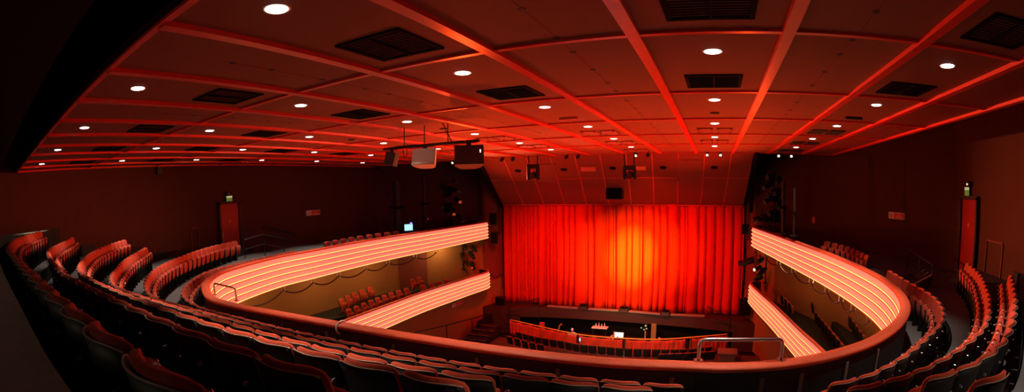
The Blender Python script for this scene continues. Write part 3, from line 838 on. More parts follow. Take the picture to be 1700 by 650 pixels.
px_lanterns([(772, 410, .7, 1.1, None), (786, 412, 1., 1.1, None), (768, 424, .5, 1.1, None), (783, 423, .9, 1.15, 'dkgrey'), (776, 437, .7, 1.15, None), (785, 440, .7, 1.1, None)], 29.2, 'between the two long balcony fronts')
boom(769, 404, 446, 29.5, 'short black boom between the two long balcony fronts', False, .05)
px_lanterns([(1262, 432, -.5, 1.1, None), (1258, 445, -.7, 1.0, 'glint'), (1264, 452, -.6, 1.2, None), (1259, 462, -.9, 1.0, None)], 28.4, 'between the two short balcony fronts')
boom(1270, 420, 470, 28.9, 'short black boom between the two short balcony fronts', False, .05)
lantern(at(1240, 434, Y=29.), -1.4, .25, 1.5, 'long thin black lantern pointing at the curtain edge')
lantern(at(1267, 362, Y=27.), -1.5, .2, 1.6, 'long grey lantern lying above the end of the short balcony')
# loudspeakers beside the stage opening
def stack_speaker(px, y0, y1, Y, wpx, lab, face):
    a, c = at(px, y0, Y=Y), at(px, y1, Y=Y)
    t = thing('loudspeaker', lab, 'loudspeaker', ((a.x + c.x) / 2, Y, c.z), face); h = a.z - c.z; wd = wpx / 25
    b = MB(); b.rbox((0, 0, h / 2), (wd, .5, h), .03); b.build('cabinet', 'black', t)
    b = MB(); b.box((0, -.255, h / 2), (wd * .9, .02, h * .9)); b.build('grille', 'matte', t)
    return t
stack_speaker(819, 353, 373, 31.2, 13, 'upper black loudspeaker on the wall beside the curtain', .3)
stack_speaker(821, 384, 404, 31.2, 13, 'lower black loudspeaker on the wall beside the curtain', .3)
stack_speaker(831, 492, 512, 31.6, 17, 'black loudspeaker standing on the stage corner near the steps', .2)
stack_speaker(1237, 494, 523, 31.0, 18, 'tall black loudspeaker on the stage corner by the short balcony', -.2)
stack_speaker(1238, 372, 388, 31.0, 12, 'black loudspeaker beside the end of the short upper balcony', -.2)
b = MB(); b.tube([at(1258, 255, Y=24.05), at(1254, 262, Y=24.6), at(1252, 290, Y=28), at(1248, 330, Y=31.5), at(1246, 352, Y=31.8)], .11, 8)
tag(b.build('black_trunking', 'matte'), 'black trunking down the short balcony side of the soffit', 'trunking')
b = MB(); b.cyl(sA - SN * .05, sD - SN * .05, .10, n=8)
tag(b.build('black_trunking', 'matte'), 'black edge trunking along the sloping soffit on the long balcony side', 'trunking')
b = MB(); b.tube([at(812, 452, Y=30.4), at(822, 461, Y=31), at(833, 454, Y=32), at(835, 480, Y=32.2)], .04, 6)
tag(b.build('cable', 'cable'), 'black cable looping from the lower balcony tip to the curtain', 'cable')

# monitor desk behind the upper rail
p = at(678, 377, X=-16.6)
t = thing('monitor', 'small blue-lit monitor behind the upper balcony rail', 'monitor', p, math.radians(60))
b = MB(); b.rbox((0, 0, 0), (.58, .06, .42), .02); b.build('housing', 'black', t)
b = MB(); b.box((0, -.035, 0), (.52, .01, .36)); b.build('screen', 'screen', t)
b = MB(); b.cyl((0, .03, -.2), (0, .03, -.9), .03, n=8); b.box((0, .03, -.92), (.4, .3, .04)); b.build('stand', 'black', t)
p = at(682.5, 371, X=-16.9)
t = thing('desk_lamp', 'tiny blue lamp above the monitor', 'lamp', p)
b = MB(); b.ball((0, 0, 0), .08); b.build('bulb', 'bluelamp', t)
b = MB(); b.tube([(0, 0, .05), (-.1, .2, .15), (-.1, .2, -1.3)], .015, 6); b.build('arm', 'black', t)
lantern(at(706, 362, Y=25.), 1.2, .1, .8, 'small black lantern with a pale lens behind the monitor', 'tab')

# ================================================================== DOORS, SIGNS, RAILS
def door_on_x(n, X, Ya, Yb, z0, z1, face, lab, vis):
    """door leaf facing +x (face=1) or -x"""
    ym = (Ya + Yb) / 2; w = abs(Yb - Ya); h = z1 - z0
    t = thing('door_%d' % n, lab, 'door', (X, ym, z0 + ZC), 0, kind='structure')
    b = MB(); b.rbox((face * .05, 0, h / 2), (.06, w, h), .01); leaf = b.build('leaf', 'door', t)
    b = MB()
    for s in (-1, 1): b.box((face * .08, s * (w / 2 + .06), h / 2 + .03), (.16, .12, h + .06))
    b.box((face * .08, 0, h + .06), (.16, w + .24, .12)); b.build('frame', 'frame', t)
    b = MB(); yy = -w * .42 if face > 0 else w * .42
    b.rbox((face * .09, yy, h * .40), (.02, .09, .40), .008); b.build('push_plate', 'tab' if face > 0 else 'door', leaf)
    b = MB(); b.cyl((face * .082, 0, h * .66), (face * .09, 0, h * .66), .075, n=14); b.build('door_sign', 'tab', leaf)
    b = MB(); b.cyl((face * .09, yy, h * .42), (face * .15, yy, h * .42), .015, n=6); b.build('handle', 'chrome', leaf)
a, c = at(364, 341, X=XL), at(394, 335, X=XL)
door_on_x(1, XL, a.y, c.y, -2.55, (a.z + c.z) / 2 - ZC, 1, 'bright red door below a green exit light, pale push plate', 0)
a, c = at(1600, 329, X=XR), at(1624, 333, X=XR)
door_on_x(2, XR, a.y, c.y, -2.6, (a.z + c.z) / 2 - ZC, -1, 'narrow red door in the dark wall near the short seat block', 0)
def exit_light(p, face, lab):
    t = thing('exit_light', lab, 'exit light', p, 0)
    b = MB(); b.rbox((face * .05, 0, 0), (.10, .40, .34), .02); b.build('housing', 'black', t)
    b = MB(); b.box((face * .105, 0, -.05), (.012, .36, .18)); b.build('lower_panel', 'green', t)
    b = MB(); b.box((face * .105, 0, .10), (.012, .36, .10)); b.build('upper_panel', 'palegreen', t)
exit_light(at(379, 330, X=XL), 1, 'small green lit exit box above the bright red door')
exit_light(at(1608.5, 318, X=XR), -1, 'small green lit exit box above the narrow red door')
for (px, py, X, f, lab) in ((376, 322, XL, 1, 'little black emergency lamp above the exit box and bright red door'), (1612, 306, XR, -1, 'little black emergency lamp above the exit box and narrow red door')):
    p = at(px, py, X=X); t = thing('emergency_lamp', lab, 'lamp', p)
    b = MB(); b.rbox((f * .08, 0, 0), (.16, .2, .2), .02); b.build('housing', 'black', t)
    b = MB(); b.ball((f * .17, .05, 0), .035, 8, 5); b.build('bulb', 'glint' if f < 0 else 'white', t)

def sign(C, nrm, w, h, lab, m='signw'):
    """no smoking plate: pictogram square and red field with two lines of text; nrm is the outward plan normal"""
    rz = math.atan2(nrm[1], nrm[0]) + PI / 2
    t = thing('no_smoking_sign', lab, 'sign', C, rz)
    b = MB(); b.rbox((0, -.015, 0), (w, .03, h), .006); b.build('plate', m, t)
    b = MB(); b.box((w * .165, -.034, 0), (w * .62, .008, h * .80)); rf = b.build('red_field', 'signr', t)
    b = MB(); r = h * .36; cx = -w * .325
    for k in range(20):
        a0, a1 = 2 * PI * k / 20, 2 * PI * (k + 1) / 20
        vs = [(cx + q * math.cos(a), -.036, q * math.sin(a)) for a in (a0, a1) for q in (r, r * .78)]
        b.add(vs, [(0, 2, 3, 1)])
    b.box((cx, -.037, 0), (r * 1.8, .004, r * .2), R=Matrix.Rotation(PI / 4, 3, 'Y')); b.build('prohibition_ring', 'signr', t)
    b = MB(); b.box((cx, -.034, -.01), (r * 1.2, .004, r * .22)); b.build('cigarette', 'signk', t)
    for txt, z, sz in (('NO', h * .12, h * .34), ('SMOKING', -h * .28, h * .34)):
        c = bpy.data.curves.new('lettering', 'FONT'); c.body = txt; c.size = sz; c.align_x = 'CENTER'; c.extrude = .002
        tmp = bpy.data.objects.new('lettering_curve', c); me = bpy.data.meshes.new_from_object(tmp); bpy.data.objects.remove(tmp)
        o = bpy.data.objects.new('lettering', me); COL.objects.link(o); me.materials.clear(); me.materials.append(M['signw'])
        o.location = (w * .165, -.041, z); o.rotation_euler = (PI / 2, 0, 0); o.parent = rf
def sign_on(P0, P1, px, lab):
    q = [at_wall(*p, P0, P1) for p in px]
    c = sum(q, Vector()) / 4; w = math.hypot(q[1].x - q[0].x, q[1].y - q[0].y); h = abs((q[0].z - q[2].z + q[1].z - q[3].z) / 2)
    ex, ey = P1[0] - P0[0], P1[1] - P0[1]; l = math.hypot(ex, ey); n = (-ey / l, ex / l)
    if n[0] * (-c.x) + n[1] * (-c.y) < 0: n = (-n[0], -n[1])
    sign(c + Vector((n[0], n[1], 0)) * .03, n, w, h, lab)
sign_on((XL, 0), (XL, 25), [(507, 349.5), (530, 347.5), (508, 358), (530.5, 356)], 'red and white no smoking sign on the dark wall above the long balcony')
sign_on(*WR, [(1476.5, 350.5), (1503, 354), (1476.5, 361.5), (1502.5, 365.5)], 'red and white no smoking sign on the slanted dark wall above the short balcony')
sign_on(LW[3], LW[2], [(622.5, 444.3), (643.5, 442), (623.5, 451.7), (644, 449.2)], 'bright no smoking sign on the sand coloured wall between the balconies')
sign_on((-16.24, 24), (-16.2, 30), [(749, 502.5), (767.5, 499), (749.5, 508.3), (768, 505)], 'no smoking sign under the lower balcony front near the stalls')

def rail_tube(pts, r, m, name, lab, cat='handrail', feet=()):
    t = thing(name, lab, cat, (0, 0, 0))
    P = [Vector(p) for p in pts]; path = [P[0]]
    for i in range(1, len(P) - 1):
        a = P[i] + (P[i - 1] - P[i]).normalized() * min(.09, (P[i - 1] - P[i]).length / 2); c = P[i] + (P[i + 1] - P[i]).normalized() * min(.09, (P[i + 1] - P[i]).length / 2)
        for k in range(6):
            u = k / 5; path.append((1 - u) ** 2 * a + 2 * u * (1 - u) * P[i] + u * u * c)
    path.append(P[-1])
    b = MB(); b.tube(path, r, 12); b.build('tube', m, t)
    for f in feet:
        b = MB(); b.cyl(Vector(f), Vector(f) + Vector((0, 0, .015)), r * 2.6, n=16); b.build('flange', m, t)
    return t
a, c = at(1159, 598, Z=ZR + .0), at(1296, 597, Z=ZR + .0)
ha = at(1161, 561.5, Y=a.y); hb = at(1297, 563.5, Y=c.y); hz_ = (ha.z + hb.z) / 2
rail_tube([a, (a.x, a.y, hz_), (c.x, c.y, hz_), c], .024, 'chrome', 'chrome_handrail', 'polished chrome handrail standing on the red rail at the aisle', feet=[a, c])
a, c = at(357, 489, Z=ZR), at(393, 499, Z=ZR)
hh = at(357, 470, Y=a.y).z
rail_tube([a, (a.x, a.y, hh), (c.x, c.y, hh), c], .022, 'chrome', 'chrome_handrail', 'small chrome handrail on the curved end of the red rail', feet=[a, c])
p = at(568, 532, Z=ZR); i = nearest(RAIL, p.x, p.y); n = normals(RAIL)[i]; b = MB()
ring = [Vector((RAIL[i][0] + n[0] * .14 * math.cos(q * PI / 8), RAIL[i][1] + n[1] * .14 * math.cos(q * PI / 8), ZR + ZC - .09 + .11 * math.sin(q * PI / 8))) for q in range(17)]
b.tube(ring, .018, 6); tag(b.build('rail_strap', 'white'), 'white strap looped over the red rail by the lower balcony front', 'strap')
# black aisle rails behind the side blocks
def flat_rail(px, X, lab, posts=2, drop=.9, Y=None):
    P = [at(*q, X=X) if Y is None else at(*q, Y=Y) for q in px]
    t = thing('aisle_rail', lab, 'handrail', (0, 0, 0))
    b = MB(); b.tube(P, .03, 6); b.build('top_rail', 'black', t)
    b = MB(); b.tube([p - Vector((0, 0, .45)) for p in P], .02, 6); b.build('mid_rail', 'black', t)
    for k in range(posts):
        q = P[0].lerp(P[-1], k / max(1, posts - 1)); b = MB(); b.cyl(q, q - Vector((0, 0, drop)), .025, n=6); b.build('post', 'black', t)
flat_rail([(405, 398), (436, 389), (470, 396)], -19.2, 'black handrail beside the bright red door steps', 3, 1.1)
flat_rail([(436, 376), (490, 387)], XL + .12, 'thin dark wall rail sloping past the bright red door', 2, .2)
flat_rail([(1521, 408), (1557, 391)], XR - .25, 'black sloping wall rail before the narrow red door', 2, .3)
flat_rail([(1508, 413), (1549, 440)], 8.0, 'black handrail by the pale stair nosings', 3, 1.3)
# pale stair nosings
for q, (x0, y0, x1, y1) in enumerate(((1508, 462, 1536, 448), (1514, 467, 1542, 452), (1519, 471, 1548, 456))):
    zq = -2.52 + .10 * q
    a, c = at(x0, y0, Z=zq), at(x1, y1, Z=zq)
    t = thing('stair_step', 'dark step with a pale edge, %s of three by the black handrail' % ordinal(q + 1), 'step', ((a.x + c.x) / 2, (a.y + c.y) / 2, ZC + fl['B']), math.atan2(c.y - a.y, c.x - a.x), 'steps with pale edges')
    L = (c - a).length; hq = zq - fl['B']
    b = MB(); b.rbox((0, .17, hq / 2), (L, .34, hq), .01); b.build('tread', 'riser', t)
    b = MB(); b.box((0, .02, hq), (L, .05, .02)); b.build('nosing', 'nosing', t)
# faint panel outlines on the walls
def outline(px, X, lab, n):
    P = [at(*q, X=X) for q in px]; y0 = (P[0].y + P[3].y) / 2; y1 = (P[1].y + P[2].y) / 2; z1 = (P[0].z + P[1].z) / 2; z0 = z1 - 1.75
    f = -.05 if X > 0 else .05
    b = MB()
    b.box((X + f / 2, y0, (z0 + z1) / 2), (.05, .05, z1 - z0)); b.box((X + f / 2, y1, (z0 + z1) / 2), (.05, .05, z1 - z0)); b.box((X + f / 2, (y0 + y1) / 2, z1), (.05, abs(y1 - y0), .05))
    tag(b.build('trim_%d' % n, 'redwall'), lab, 'trim', kind='structure')
outline([(1638, 401), (1666, 401), (1662, 450), (1636, 450)], XR, 'dark outline of a low hatch in the wall beside the narrow red door', 4)
outline([(317, 378), (329, 378), (330, 408), (318, 408)], XL, 'faint dark outline of a low hatch near the bright red door', 5)
for px, py, kw, lab in ((264, 283, dict(X=XL), 'small black box high on the long dark wall'), (1351, 365, dict(Y=23.3), 'small reddish sensor box on the slanted dark wall')):
    p = at(px, py, **kw); b = MB(); b.rbox(p, (.3, .3, .36) if px < 500 else (.12, .12, .3), .02); tag(b.build('wall_box', 'black' if px < 500 else 'tab'), lab, 'box')

# ================================================================== PIT, STAGE FRONT, STEPS
pitpx = [(847, 530.5), (870, 535.5), (898, 542), (930, 549), (962, 555), (1000, 559), (1040, 561.5), (1079, 563), (1110, 562.3), (1143, 560), (1180, 557), (1211, 554)]
ZP = -8.9
PIT = spline([(at(*p, Z=ZP).x, at(*p, Z=ZP).y) for p in pitpx], .06)
t = thing('pit_rail', 'curved orchestra pit rail with brass rod and red pleated drapes', 'pit rail', (0, 0, 0))
b = MB(); b.tube([(x, y, ZP + ZC + .01) for x, y in PIT[::4]], .042, 8); b.build('rod', 'rod', t)
def drape(i0, i1):
    b = MB(); vs = []; nr = 5; N = normals(PIT)
    idx = list(range(i0, i1))
    for j in range(nr + 1):
        v = j / nr
        for q, i in enumerate(idx):
            o = .05 * math.sin(q * 1.3 + i0 + .8 * math.sin(q * .31)) * (.5 + v) + .03 * math.sin(q * .43 + j)
            x, y = PIT[i]; n = N[i]
            sag = .07 * abs(math.sin(q * .2)) if j == 0 else 0
            vs.append((x - n[0] * (.03 + o), y - n[1] * (.03 + o), ZP + ZC - .03 - sag - 1.02 * v))
    w = len(idx)
    b.add(vs, [(j * w + q, j * w + q + 1, (j + 1) * w + q + 1, (j + 1) * w + q) for j in range(nr) for q in range(w - 1)], True)
    o = b.build('drape', 'drape', t); s = o.modifiers.new('t', 'SOLIDIFY'); s.thickness = .015
gaps = [at(p[0], p[1], Z=ZP).x for p in ((898, 542), (962, 555), (1039, 561.5), (1146, 560))]
cuts = [0] + [min(range(len(PIT)), key=lambda i: abs(PIT[i][0] - g)) for g in gaps] + [len(PIT) - 1]
for q, (i0, i1) in enumerate(zip(cuts, cuts[1:])):
    drape(i0 + (1 if q else 0), i1 - (5 if q == 3 else 2 if q in (1, 2) else 0))
for i in cuts:
    x, y = PIT[i]; b = MB(); b.cyl((x, y, ZP + ZC + (.9 if i in (cuts[0], cuts[-1]) else 0)), (x, y, ZC - 10.05), .025, n=6); b.build('post', 'wood' if 0 < i < len(PIT) - 1 else 'black', t)
# black safety rails at both ends of the pit
for px, lab in (([(845, 507), (895, 494), (895, 530)], 'black rail at the pit end near the grey steps'), ([(1213, 527), (1174, 508), (1174, 520)], 'black rail sloping to the pit end near the short balcony')):
    P = [at(*q, Y=30.4) for q in px]; b = MB(); b.tube(P, .035, 6)
    P2 = [p - Vector((0, 0, .5)) for p in P[:2]]; b.tube(P2, .025, 6); b.cyl(P[0], P[0] - Vector((0, 0, 1.6)), .03, n=6)
    tag(b.build('pit_end_rail', 'black'), lab, 'handrail')
# footlights on the stage lip
for q, (x0, x1, m) in enumerate(((906, 958, 'greyfoot'), (960, 973, 'black'), (974, 1026, 'greyfoot'), (1027, 1041, 'black'), (1042, 1096, 'greyfoot'), (1097, 1110, 'black'), (1111, 1170, 'greyfoot'))):
    yl = lambda x: 509.5 + (x - 898) * .062
    a, c = at(x0, yl(x0) + 5, Y=31.75 if x0 < 1090 else 31.45), at(x1, yl(x1) + 5, Y=31.75 if x1 < 1090 else 31.45)
    L = math.hypot(c.x - a.x, c.y - a.y); z = ZS + ZC; rz = math.atan2(c.y - a.y, c.x - a.x)
    mid = ((a.x + c.x) / 2, (a.y + c.y) / 2 + .35, z)
    if m == 'black':
        t = thing('stage_monitor', 'black wedge monitor on the stage edge, %s from the long balcony side' % ordinal(q // 2 + 1), 'stage monitor', mid, rz, 'wedge monitors on the stage edge')
        b = MB(); b.add([(-L / 2, -.2, 0), (L / 2, -.2, 0), (L / 2, .2, 0), (-L / 2, .2, 0), (-L / 2, -.12, .22), (L / 2, -.12, .22), (L / 2, .2, .34), (-L / 2, .2, .34)], [(3, 2, 1, 0), (4, 5, 6, 7), (0, 1, 5, 4), (1, 2, 6, 5), (2, 3, 7, 6), (3, 0, 4, 7)]); b.build('cabinet', 'black', t)
        b = MB(); b.box((0, -.02, .295), (L * .85, .25, .015), R=Matrix.Rotation(.36, 3, 'X')); b.build('grille', 'matte', t)
    else:
        t = thing('footlight_trough', 'long grey footlight trough on the stage edge, %s from the long balcony side' % ordinal(q // 2 + 1), 'footlight', mid, rz, 'footlight troughs on the stage edge')
        b = MB(); b.rbox((0, 0, .06), (L * .98, .26, .12), .02); b.build('housing', 'greyfoot', t)
        b = MB(); b.box((0, .02, .125), (L * .94, .16, .01)); b.build('cover', 'greyfoot', t)
# steps and ramp beside the stalls near the long balcony
P = at(790, 548, Z=-9.6)
for q in range(5):
    t = thing('stair_step', 'grey carpeted step beside the stalls near the long balcony, %s from the bottom' % ordinal(q + 1), 'step', (-14.9, 26.4 + q * .62, ZC - 10.05), 0, 'grey steps beside the stalls')
    b = MB(); b.rbox((0, .3, .08 + q * .08), (1.7, .64, .16 + q * .16), .02); b.build('tread', 'riser', t)
    b = MB(); b.box((0, -.01, .155 + q * .16), (1.7, .04, .02)); b.build('edge', 'wood', t)
for q, px in enumerate(([(690, 551), (735, 541), (793, 526), (820, 518)], [(793, 555), (846, 533)])):
    P = [at(*k, X=-15.6 if q == 0 else -13.7) for k in px]
    t = thing('stair_rail', ['black rail along the wall beside the grey steps', 'short black rail on the inner side of the grey steps'][q], 'handrail', (0, 0, 0))
    b = MB(); b.tube(P, .035, 6); b.build('top_rail', 'black', t)
    for k in (0, .33, .66, 1):
        s = P[0].lerp(P[-1], k); b = MB(); b.cyl(s, (s.x, s.y, ZC - 9.9), .03, n=6); b.build('post', 'black', t)
p = at(1208, 583, Z=-9.5)
b = MB(); b.rbox(p, (1.25, .9, .16), .04); b.rbox(p + Vector((0, 0, -.35)), (1.0, .6, .5), .03); tag(b.build('grey_box', 'greyfoot'), 'pale grey box at the end of the stalls rows by the chrome handrail', 'box')
b = MB(); b.rbox(at(900, 545, Y=30.2), (.32, .2, .9), .02); tag(b.build('red_case', 'drape'), 'small red case standing in the pit behind the drape', 'case')
b = MB(); b.rbox(at(1085, 552, Y=31.2), (.34, .08, 1.3), .01); tag(b.build('ochre_panel', 'ochre'), 'narrow ochre panel standing in the pit', 'panel')
t = thing('pit_desk', 'white topped desk with small objects in the pit', 'desk', at(996, 543, Y=31.2))
b = MB(); b.rbox((0, 0, 0), (1.1, .5, .08), .02); b.build('top', 'paper', t)
for s in (-1, 1): MB().box((s * .45, 0, -.55), (.05, .4, 1.0)).build('leg', 'black', t)
for k in range(4):
    q = at(996, 543, Y=31.2) + Vector((-.3 + k * .2, .1, .04))
    b = MB(); b.cyl((0, 0, 0), (0, 0, .15), .035, n=8); b.cyl((0, 0, .15), (0, 0, .21 + .08 * (k % 2)), .016, n=8)
    o = b.build('small_bottle', 'white'); o.location = q; tag(o, 'small white bottle on the pit desk, %s from the long balcony side' % ordinal(k + 1), 'bottle', 'bottles on the pit desk')
b = MB(); p = at(930, 545, Y=30.6); b.tube([p + Vector((-.25, 0, -.7)), p + Vector((-.05, 0, .2)), p + Vector((.1, 0, .35))], .06, 8)
tag(b.build('wooden_instrument', 'wood'), 'brown wooden instrument neck leaning in the pit beside the grey shirted person', 'instrument')
t = thing('lamp_stand', 'pit lamp stand with pale green and white lamps on a wooden post', 'lamp', at(1071, 562, Y=29.6))
zt = at(1070, 540, Y=29.6).z - t.location.z
b = MB(); b.cyl((0, 0, -1.0), (0, 0, zt * .6), .05, n=8); b.build('post', 'wood', t)
b = MB(); b.tube([(0, 0, zt * .6), (0, 0, zt), (-.3, 0, zt * .82)], .02, 6); b.build('arm', 'black', t)
for k, (dx, dz) in enumerate(((0, 1.), (-.28, .82), (.06, .78), (-.1, .70))):
    b = MB(); b.ball((dx, 0, zt * dz), .07 if k == 0 else .05, 8, 5); b.build('bulb', 'palegreen', t)
t = thing('music_stand', 'music stand with a bright white sheet in the pit', 'music stand', at(1027.5, 556.5, Y=29.3), .0)
b = MB(); b.box((0, 0, 0), (.58, .02, .40), R=Matrix.Rotation(-.3, 3, 'X')); b.build('sheet', 'paper', t)
b = MB(); b.box((0, .03, 0), (.62, .02, .42), R=Matrix.Rotation(-.3, 3, 'X')); b.cyl((0, .05, -.1), (0, .05, -1.4), .02, n=6); b.build('desk', 'black', t)
b = MB(); b.cyl((-.12, -.03, -.12), (-.02, -.03, -.08), .05, n=8); b.build('clip_lamp', 'black', t)
b = MB(); p = at(963, 563, Z=-9.2); b.rbox(p, (.09, .06, .22), .015); tag(b.build('pit_phone', 'screen'), 'small blue-lit box in a gap of the red pit drape', 'box')

# people in the pit: one skinned body each
def person(loc, rz, lab, shirt, hair, lean, arms, sit):
    t = thing('person', lab, 'person', loc, rz)
    V, E, Rr = [], [], []; arms_, legs_ = [], []
    def v(p, r, par=None):
        V.append(p); Rr.append(r)
        if par is not None: E.append((par, len(V) - 1))
        return len(V) - 1
    hip = .52 if sit else .92
    pel = v((0, 0, hip), .15); wst = v((0, -.03 - lean * .15, hip + .2), .135, pel); che = v((0, -.05 - lean * .3, hip + .42), .155, wst)
    nek = v((0, -.06 - lean * .42, hip + .58), .06, che)
    for s in (-1, 1):
        sh = v((s * .19, -.05 - lean * .36, hip + .50), .07, che)
        el = v((s * .25, -.14 - lean * .3 - arms * .12, hip + .26 + arms * .1), .045, sh)
        wr = v((s * (.16), -.36 - lean * .3, hip + .24 + arms * .30), .032, el)
        hd = v((s * .15, -.43 - lean * .3, hip + .24 + arms * .33), .034, wr)
        for q in range(4):
            f1 = v((s * (.13 + .018 * q), -.49 - lean * .3, hip + .235 + arms * .34), .010, hd); v((s * (.13 + .018 * q), -.53 + .004 * abs(q - 1) - lean * .3, hip + .215 + arms * .34), .008, f1)
        th = v((s * .105, -.45 - lean * .3, hip + .25 + arms * .33), .010, hd); v((s * .095, -.48 - lean * .3, hip + .25 + arms * .33), .008, th)
        arms_.append((sh, el))
        lh = v((s * .10, 0, hip - .06), .10, pel)
        if sit:
            kn = v((s * .13, -.42, hip - .03), .065, lh); an = v((s * .13, -.40, .09), .045, kn)
        else:
            kn = v((s * .11, -.03, .50), .065, lh); an = v((s * .11, .0, .09), .045, kn)
        v((s * .13, (-.56 if sit else -.16), .04), .035, an); legs_.append((lh, kn, an))
    me = bpy.data.meshes.new('body'); me.from_pydata(V, E, []); o = bpy.data.objects.new('body', me); COL.objects.link(o); o.parent = t
    o.modifiers.new('skin', 'SKIN'); sd = o.modifiers.new('s', 'SUBSURF'); sd.levels = sd.render_levels = 1
    for i, r in enumerate(Rr): me.skin_vertices[0].data[i].radius = (r, r)
    me.skin_vertices[0].data[0].use_root = True
    me.materials.append(M['skin'])
    b = MB()
    sp = [Vector(V[i]) for i in (pel, wst, che)]; sp = [sp[0] - Vector((0, 0, .06))] + sp + [sp[2] + Vector((0, -.01 - lean * .06, .10))]
    ra = [(.175, .135), (.17, .135), (.165, .13), (.205, .145), (.12, .09)]; kk = 14; vs = []
    for c_, (rx, ry) in zip(sp, ra):
        vs += [c_ + Vector((rx * math.cos(2 * PI * q / kk), ry * math.sin(2 * PI * q / kk), 0)) for q in range(kk)]
    b.add(vs, [(r_ * kk + q, r_ * kk + (q + 1) % kk, (r_ + 1) * kk + (q + 1) % kk, (r_ + 1) * kk + q) for r_ in range(4) for q in range(kk)], True)
    for sh_, el_ in arms_: b.cyl(Vector(V[sh_]) , Vector(V[el_]), .085, .062, 10, False)
    b.build('shirt', shirt, t)
    b = MB(); b.cyl(Vector(V[pel]) + Vector((0, 0, .06)), Vector(V[pel]) - Vector((0, 0, .12)), .172, .19, 14)
    for lh_, kn_, an_ in legs_: b.cyl(Vector(V[lh_]), Vector(V[kn_]), .115, .082, 10); b.cyl(Vector(V[kn_]), Vector(V[an_]), .08, .06, 10)
    b.build('trousers', 'trousers', t)
    hc = Vector((0, -.10 - lean * .50, hip + .74))
    b = MB(); b.ball(hc, (.078, .098, .115), 16, 12); b.ball(hc + Vector((0, -.100, -.01)), (.014, .022, .022), 8, 6)
    for s in (-1, 1): b.ball(hc + Vector((s * .079, .005, -.005)), (.012, .022, .032), 8, 6)
    b.box(hc + Vector((0, -.093, -.055)), (.045, .012, .010)); b.cyl(hc + Vector((0, .02, -.2)), hc + Vector((0, .01, -.06)), .052, n=10)
    b.build('head', 'skin', t)
    for s in (-1, 1): MB().ball(hc + Vector((s * .03, -.090, .02)), .010, 6, 4).build('eye', 'signk', t)
    b = MB(); b.ball(hc + Vector((0, .022, .022)), (.086, .098, .108), 16, 12); b.build('hair', hair, t)
    return t
def stand_at(px, py, Y, hc, *a):
    p = at(px, py, Y=Y); person((p.x, p.y, p.z - hc), *a)
stand_at(948.5, 545.5, 29.7, 1.66, .55, 'grey haired person in a grey shirt looking down behind the pit rail', 'greyshirt', 'hairg', .3, .2, False)
stand_at(1012, 551, 29.7, 1.64, 1.1, 'person in dark clothes reaching over the white music sheet', 'darkshirt', 'hairb', .6, .9, False)
stand_at(1094.5, 561, 29.3, 1.26, .2, 'seated person in dark clothes, bare head showing above the brass rod', 'darkshirt', 'skin', .2, .2, True)

# ================================================================== LIGHT
def gel(loc, px, py, power, col, cone, sc=(1, 1, 1)):
    light('curtain_spot', 'SPOT', loc, power, col, at(px, py, Y=YC), .1, cone, 1.0).scale = sc
gel((3.4, 12.0, CEIL - .5), 1046, 428, 150000, (.6, 1, .05), 12, (.8, 1, 1))
gel((3.4, 12.2, CEIL - .5), 1044, 432, 46000, (.8, .55, .04), 20)
gel((3.2, 12.4, CEIL - .5), 962, 426, 26000, (.95, .34, .03), 13, (.7, 1, 1))
gel((3.6, 12.4, CEIL - .5), 1128, 430, 15000, (.95, .25, .03), 14, (.8, 1, 1))
for px, tx in ((885, 930), (1045, 1135)):
    p = at(px, 285, Y=Y1 + .7)
    light('curtain_wash', 'SPOT', (p.x, p.y, CEIL - .9), 5200, (1, .03, .008), at(tx, 505, Y=YC), .2, 88, 1.0)
light('added_flood', 'SPOT', at(776, 445, Y=28.8), 5500, (1, .06, .008), (-5.0, 19, CEIL), .3, 74, 1.0)  # added pair without fixtures, reddens the ceiling towards the stage
light('added_flood', 'SPOT', at(1256, 465, Y=28.0), 5500, (1, .06, .008), (-4.0, 19, CEIL), .3, 74, 1.0)
light('added_flood', 'SPOT', at(741, 300, Y=26.2), 26000, (1, .24, .10), (5.5, 10, ZC - 2.6), .25, 40, 1.0)  # added pair without fixtures, brightens seat fronts in the side blocks
light('added_flood', 'SPOT', at(1290, 306, Y=25.3), 14000, (1, .24, .10), (-13.2, 8.2, ZC - 2.6), .25, 36, 1.0)
for x in (-10.5, -5.5, -.5):
    light('added_uplight', 'SPOT', (x, 17.5, ZC - 8), 2300, (1, .07, .010), (x, 16.5, CEIL), .3, 96, .7)  # unseen spots added in the stalls to brighten the far ceiling
light('added_rear_fill', 'POINT', (-5, -4.8, CEIL - .3), 60, (1, .75, .5), size=.2)  # added fill without a fixture, lifts the ledge behind the last row
for px, Y in ((430, 14.), (560, 17.), (640, 20.), (740, 26.5)):
    p = at(px, 450, X=-17.); light('under_balcony_lamp', 'POINT', (-16.9, p.y, ZC - 3.6), 95, (1, .54, .20), size=.15)
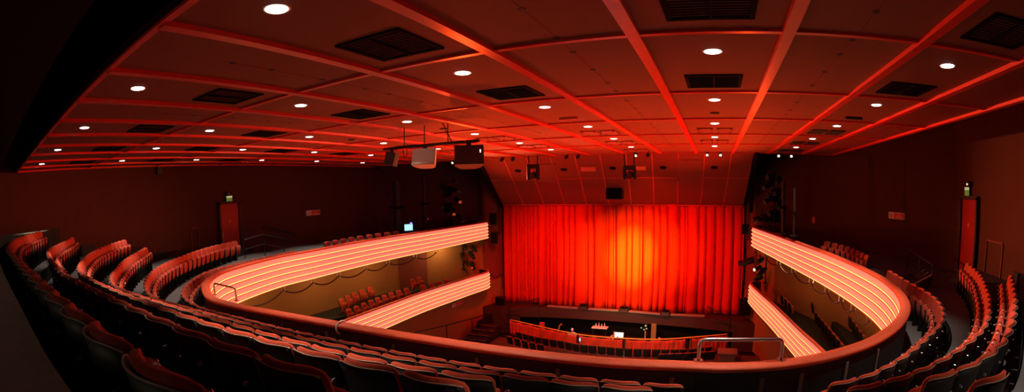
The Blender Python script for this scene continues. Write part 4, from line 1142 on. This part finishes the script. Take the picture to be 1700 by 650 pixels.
for Y in (15., 19., 24.):
    light('under_balcony_lamp', 'POINT', (5.6 - (Y - 15) * .2, Y, ZC - 3.6), 55, (1, .52, .2), size=.15)
light('added_pit_wash', 'SPOT', (-5.5, 13, CEIL - .4), 5200, (1, .50, .26), at(1035, 566, Y=27.5), .2, 32, 1.0)  # added warm spot without a fixture, brightens the pit drape
light('pit_lamp', 'POINT', at(1030, 546, Y=28.95), 40, (1, .93, .8), size=.1)
light('pit_lamp', 'POINT', at(955, 535, Y=29.0), 26, (1, .9, .8), size=.1)
light('steps_lamp', 'POINT', at(760, 520, Y=28.0), 30, (1, .6, .35), size=.2)

w = bpy.data.worlds.new('world'); S.world = w; w.use_nodes = True
w.node_tree.nodes['Background'].inputs['Color'].default_value = (.02, .004, .003, 1)
w.node_tree.nodes['Background'].inputs['Strength'].default_value = .2

# ================================================================== CAMERA
cd = bpy.data.cameras.new('camera'); cam = bpy.data.objects.new('camera', cd); COL.objects.link(cam); S.camera = cam
cd.type = 'PANO'; cd.panorama_type = 'FISHEYE_EQUISOLID'
cd.sensor_width = 36; cd.sensor_fit = 'HORIZONTAL'; cd.fisheye_lens = 36 * F / 1700; cd.fisheye_fov = PI
cd.shift_y = (CY - 325) / 650; cd.clip_start = .05; cd.clip_end = 200
# camera axes from the lens model
def axes():
    def rot(v):
        x, u, d = v
        c, s = math.cos(ROLL), math.sin(ROLL); x, u = x * c - u * s, x * s + u * c
        c, s = math.cos(PITCH), math.sin(PITCH); y, z = d * c - u * s, d * s + u * c
        c, s = math.cos(YAW), math.sin(YAW)
        return Vector((x * c - y * s, x * s + y * c, z))
    return rot((1, 0, 0)), rot((0, 1, 0)), rot((0, 0, 1))
ax, ay, az = axes()
cam.matrix_world = Matrix(((ax.x, ay.x, -az.x, 0), (ax.y, ay.y, -az.y, 0), (ax.z, ay.z, -az.z, ZC), (0, 0, 0, 1)))

S.view_settings.view_transform = 'Standard'; S.view_settings.look = 'None'
S.view_settings.exposure = 0; S.view_settings.gamma = 1; S.view_settings.use_curve_mapping = False
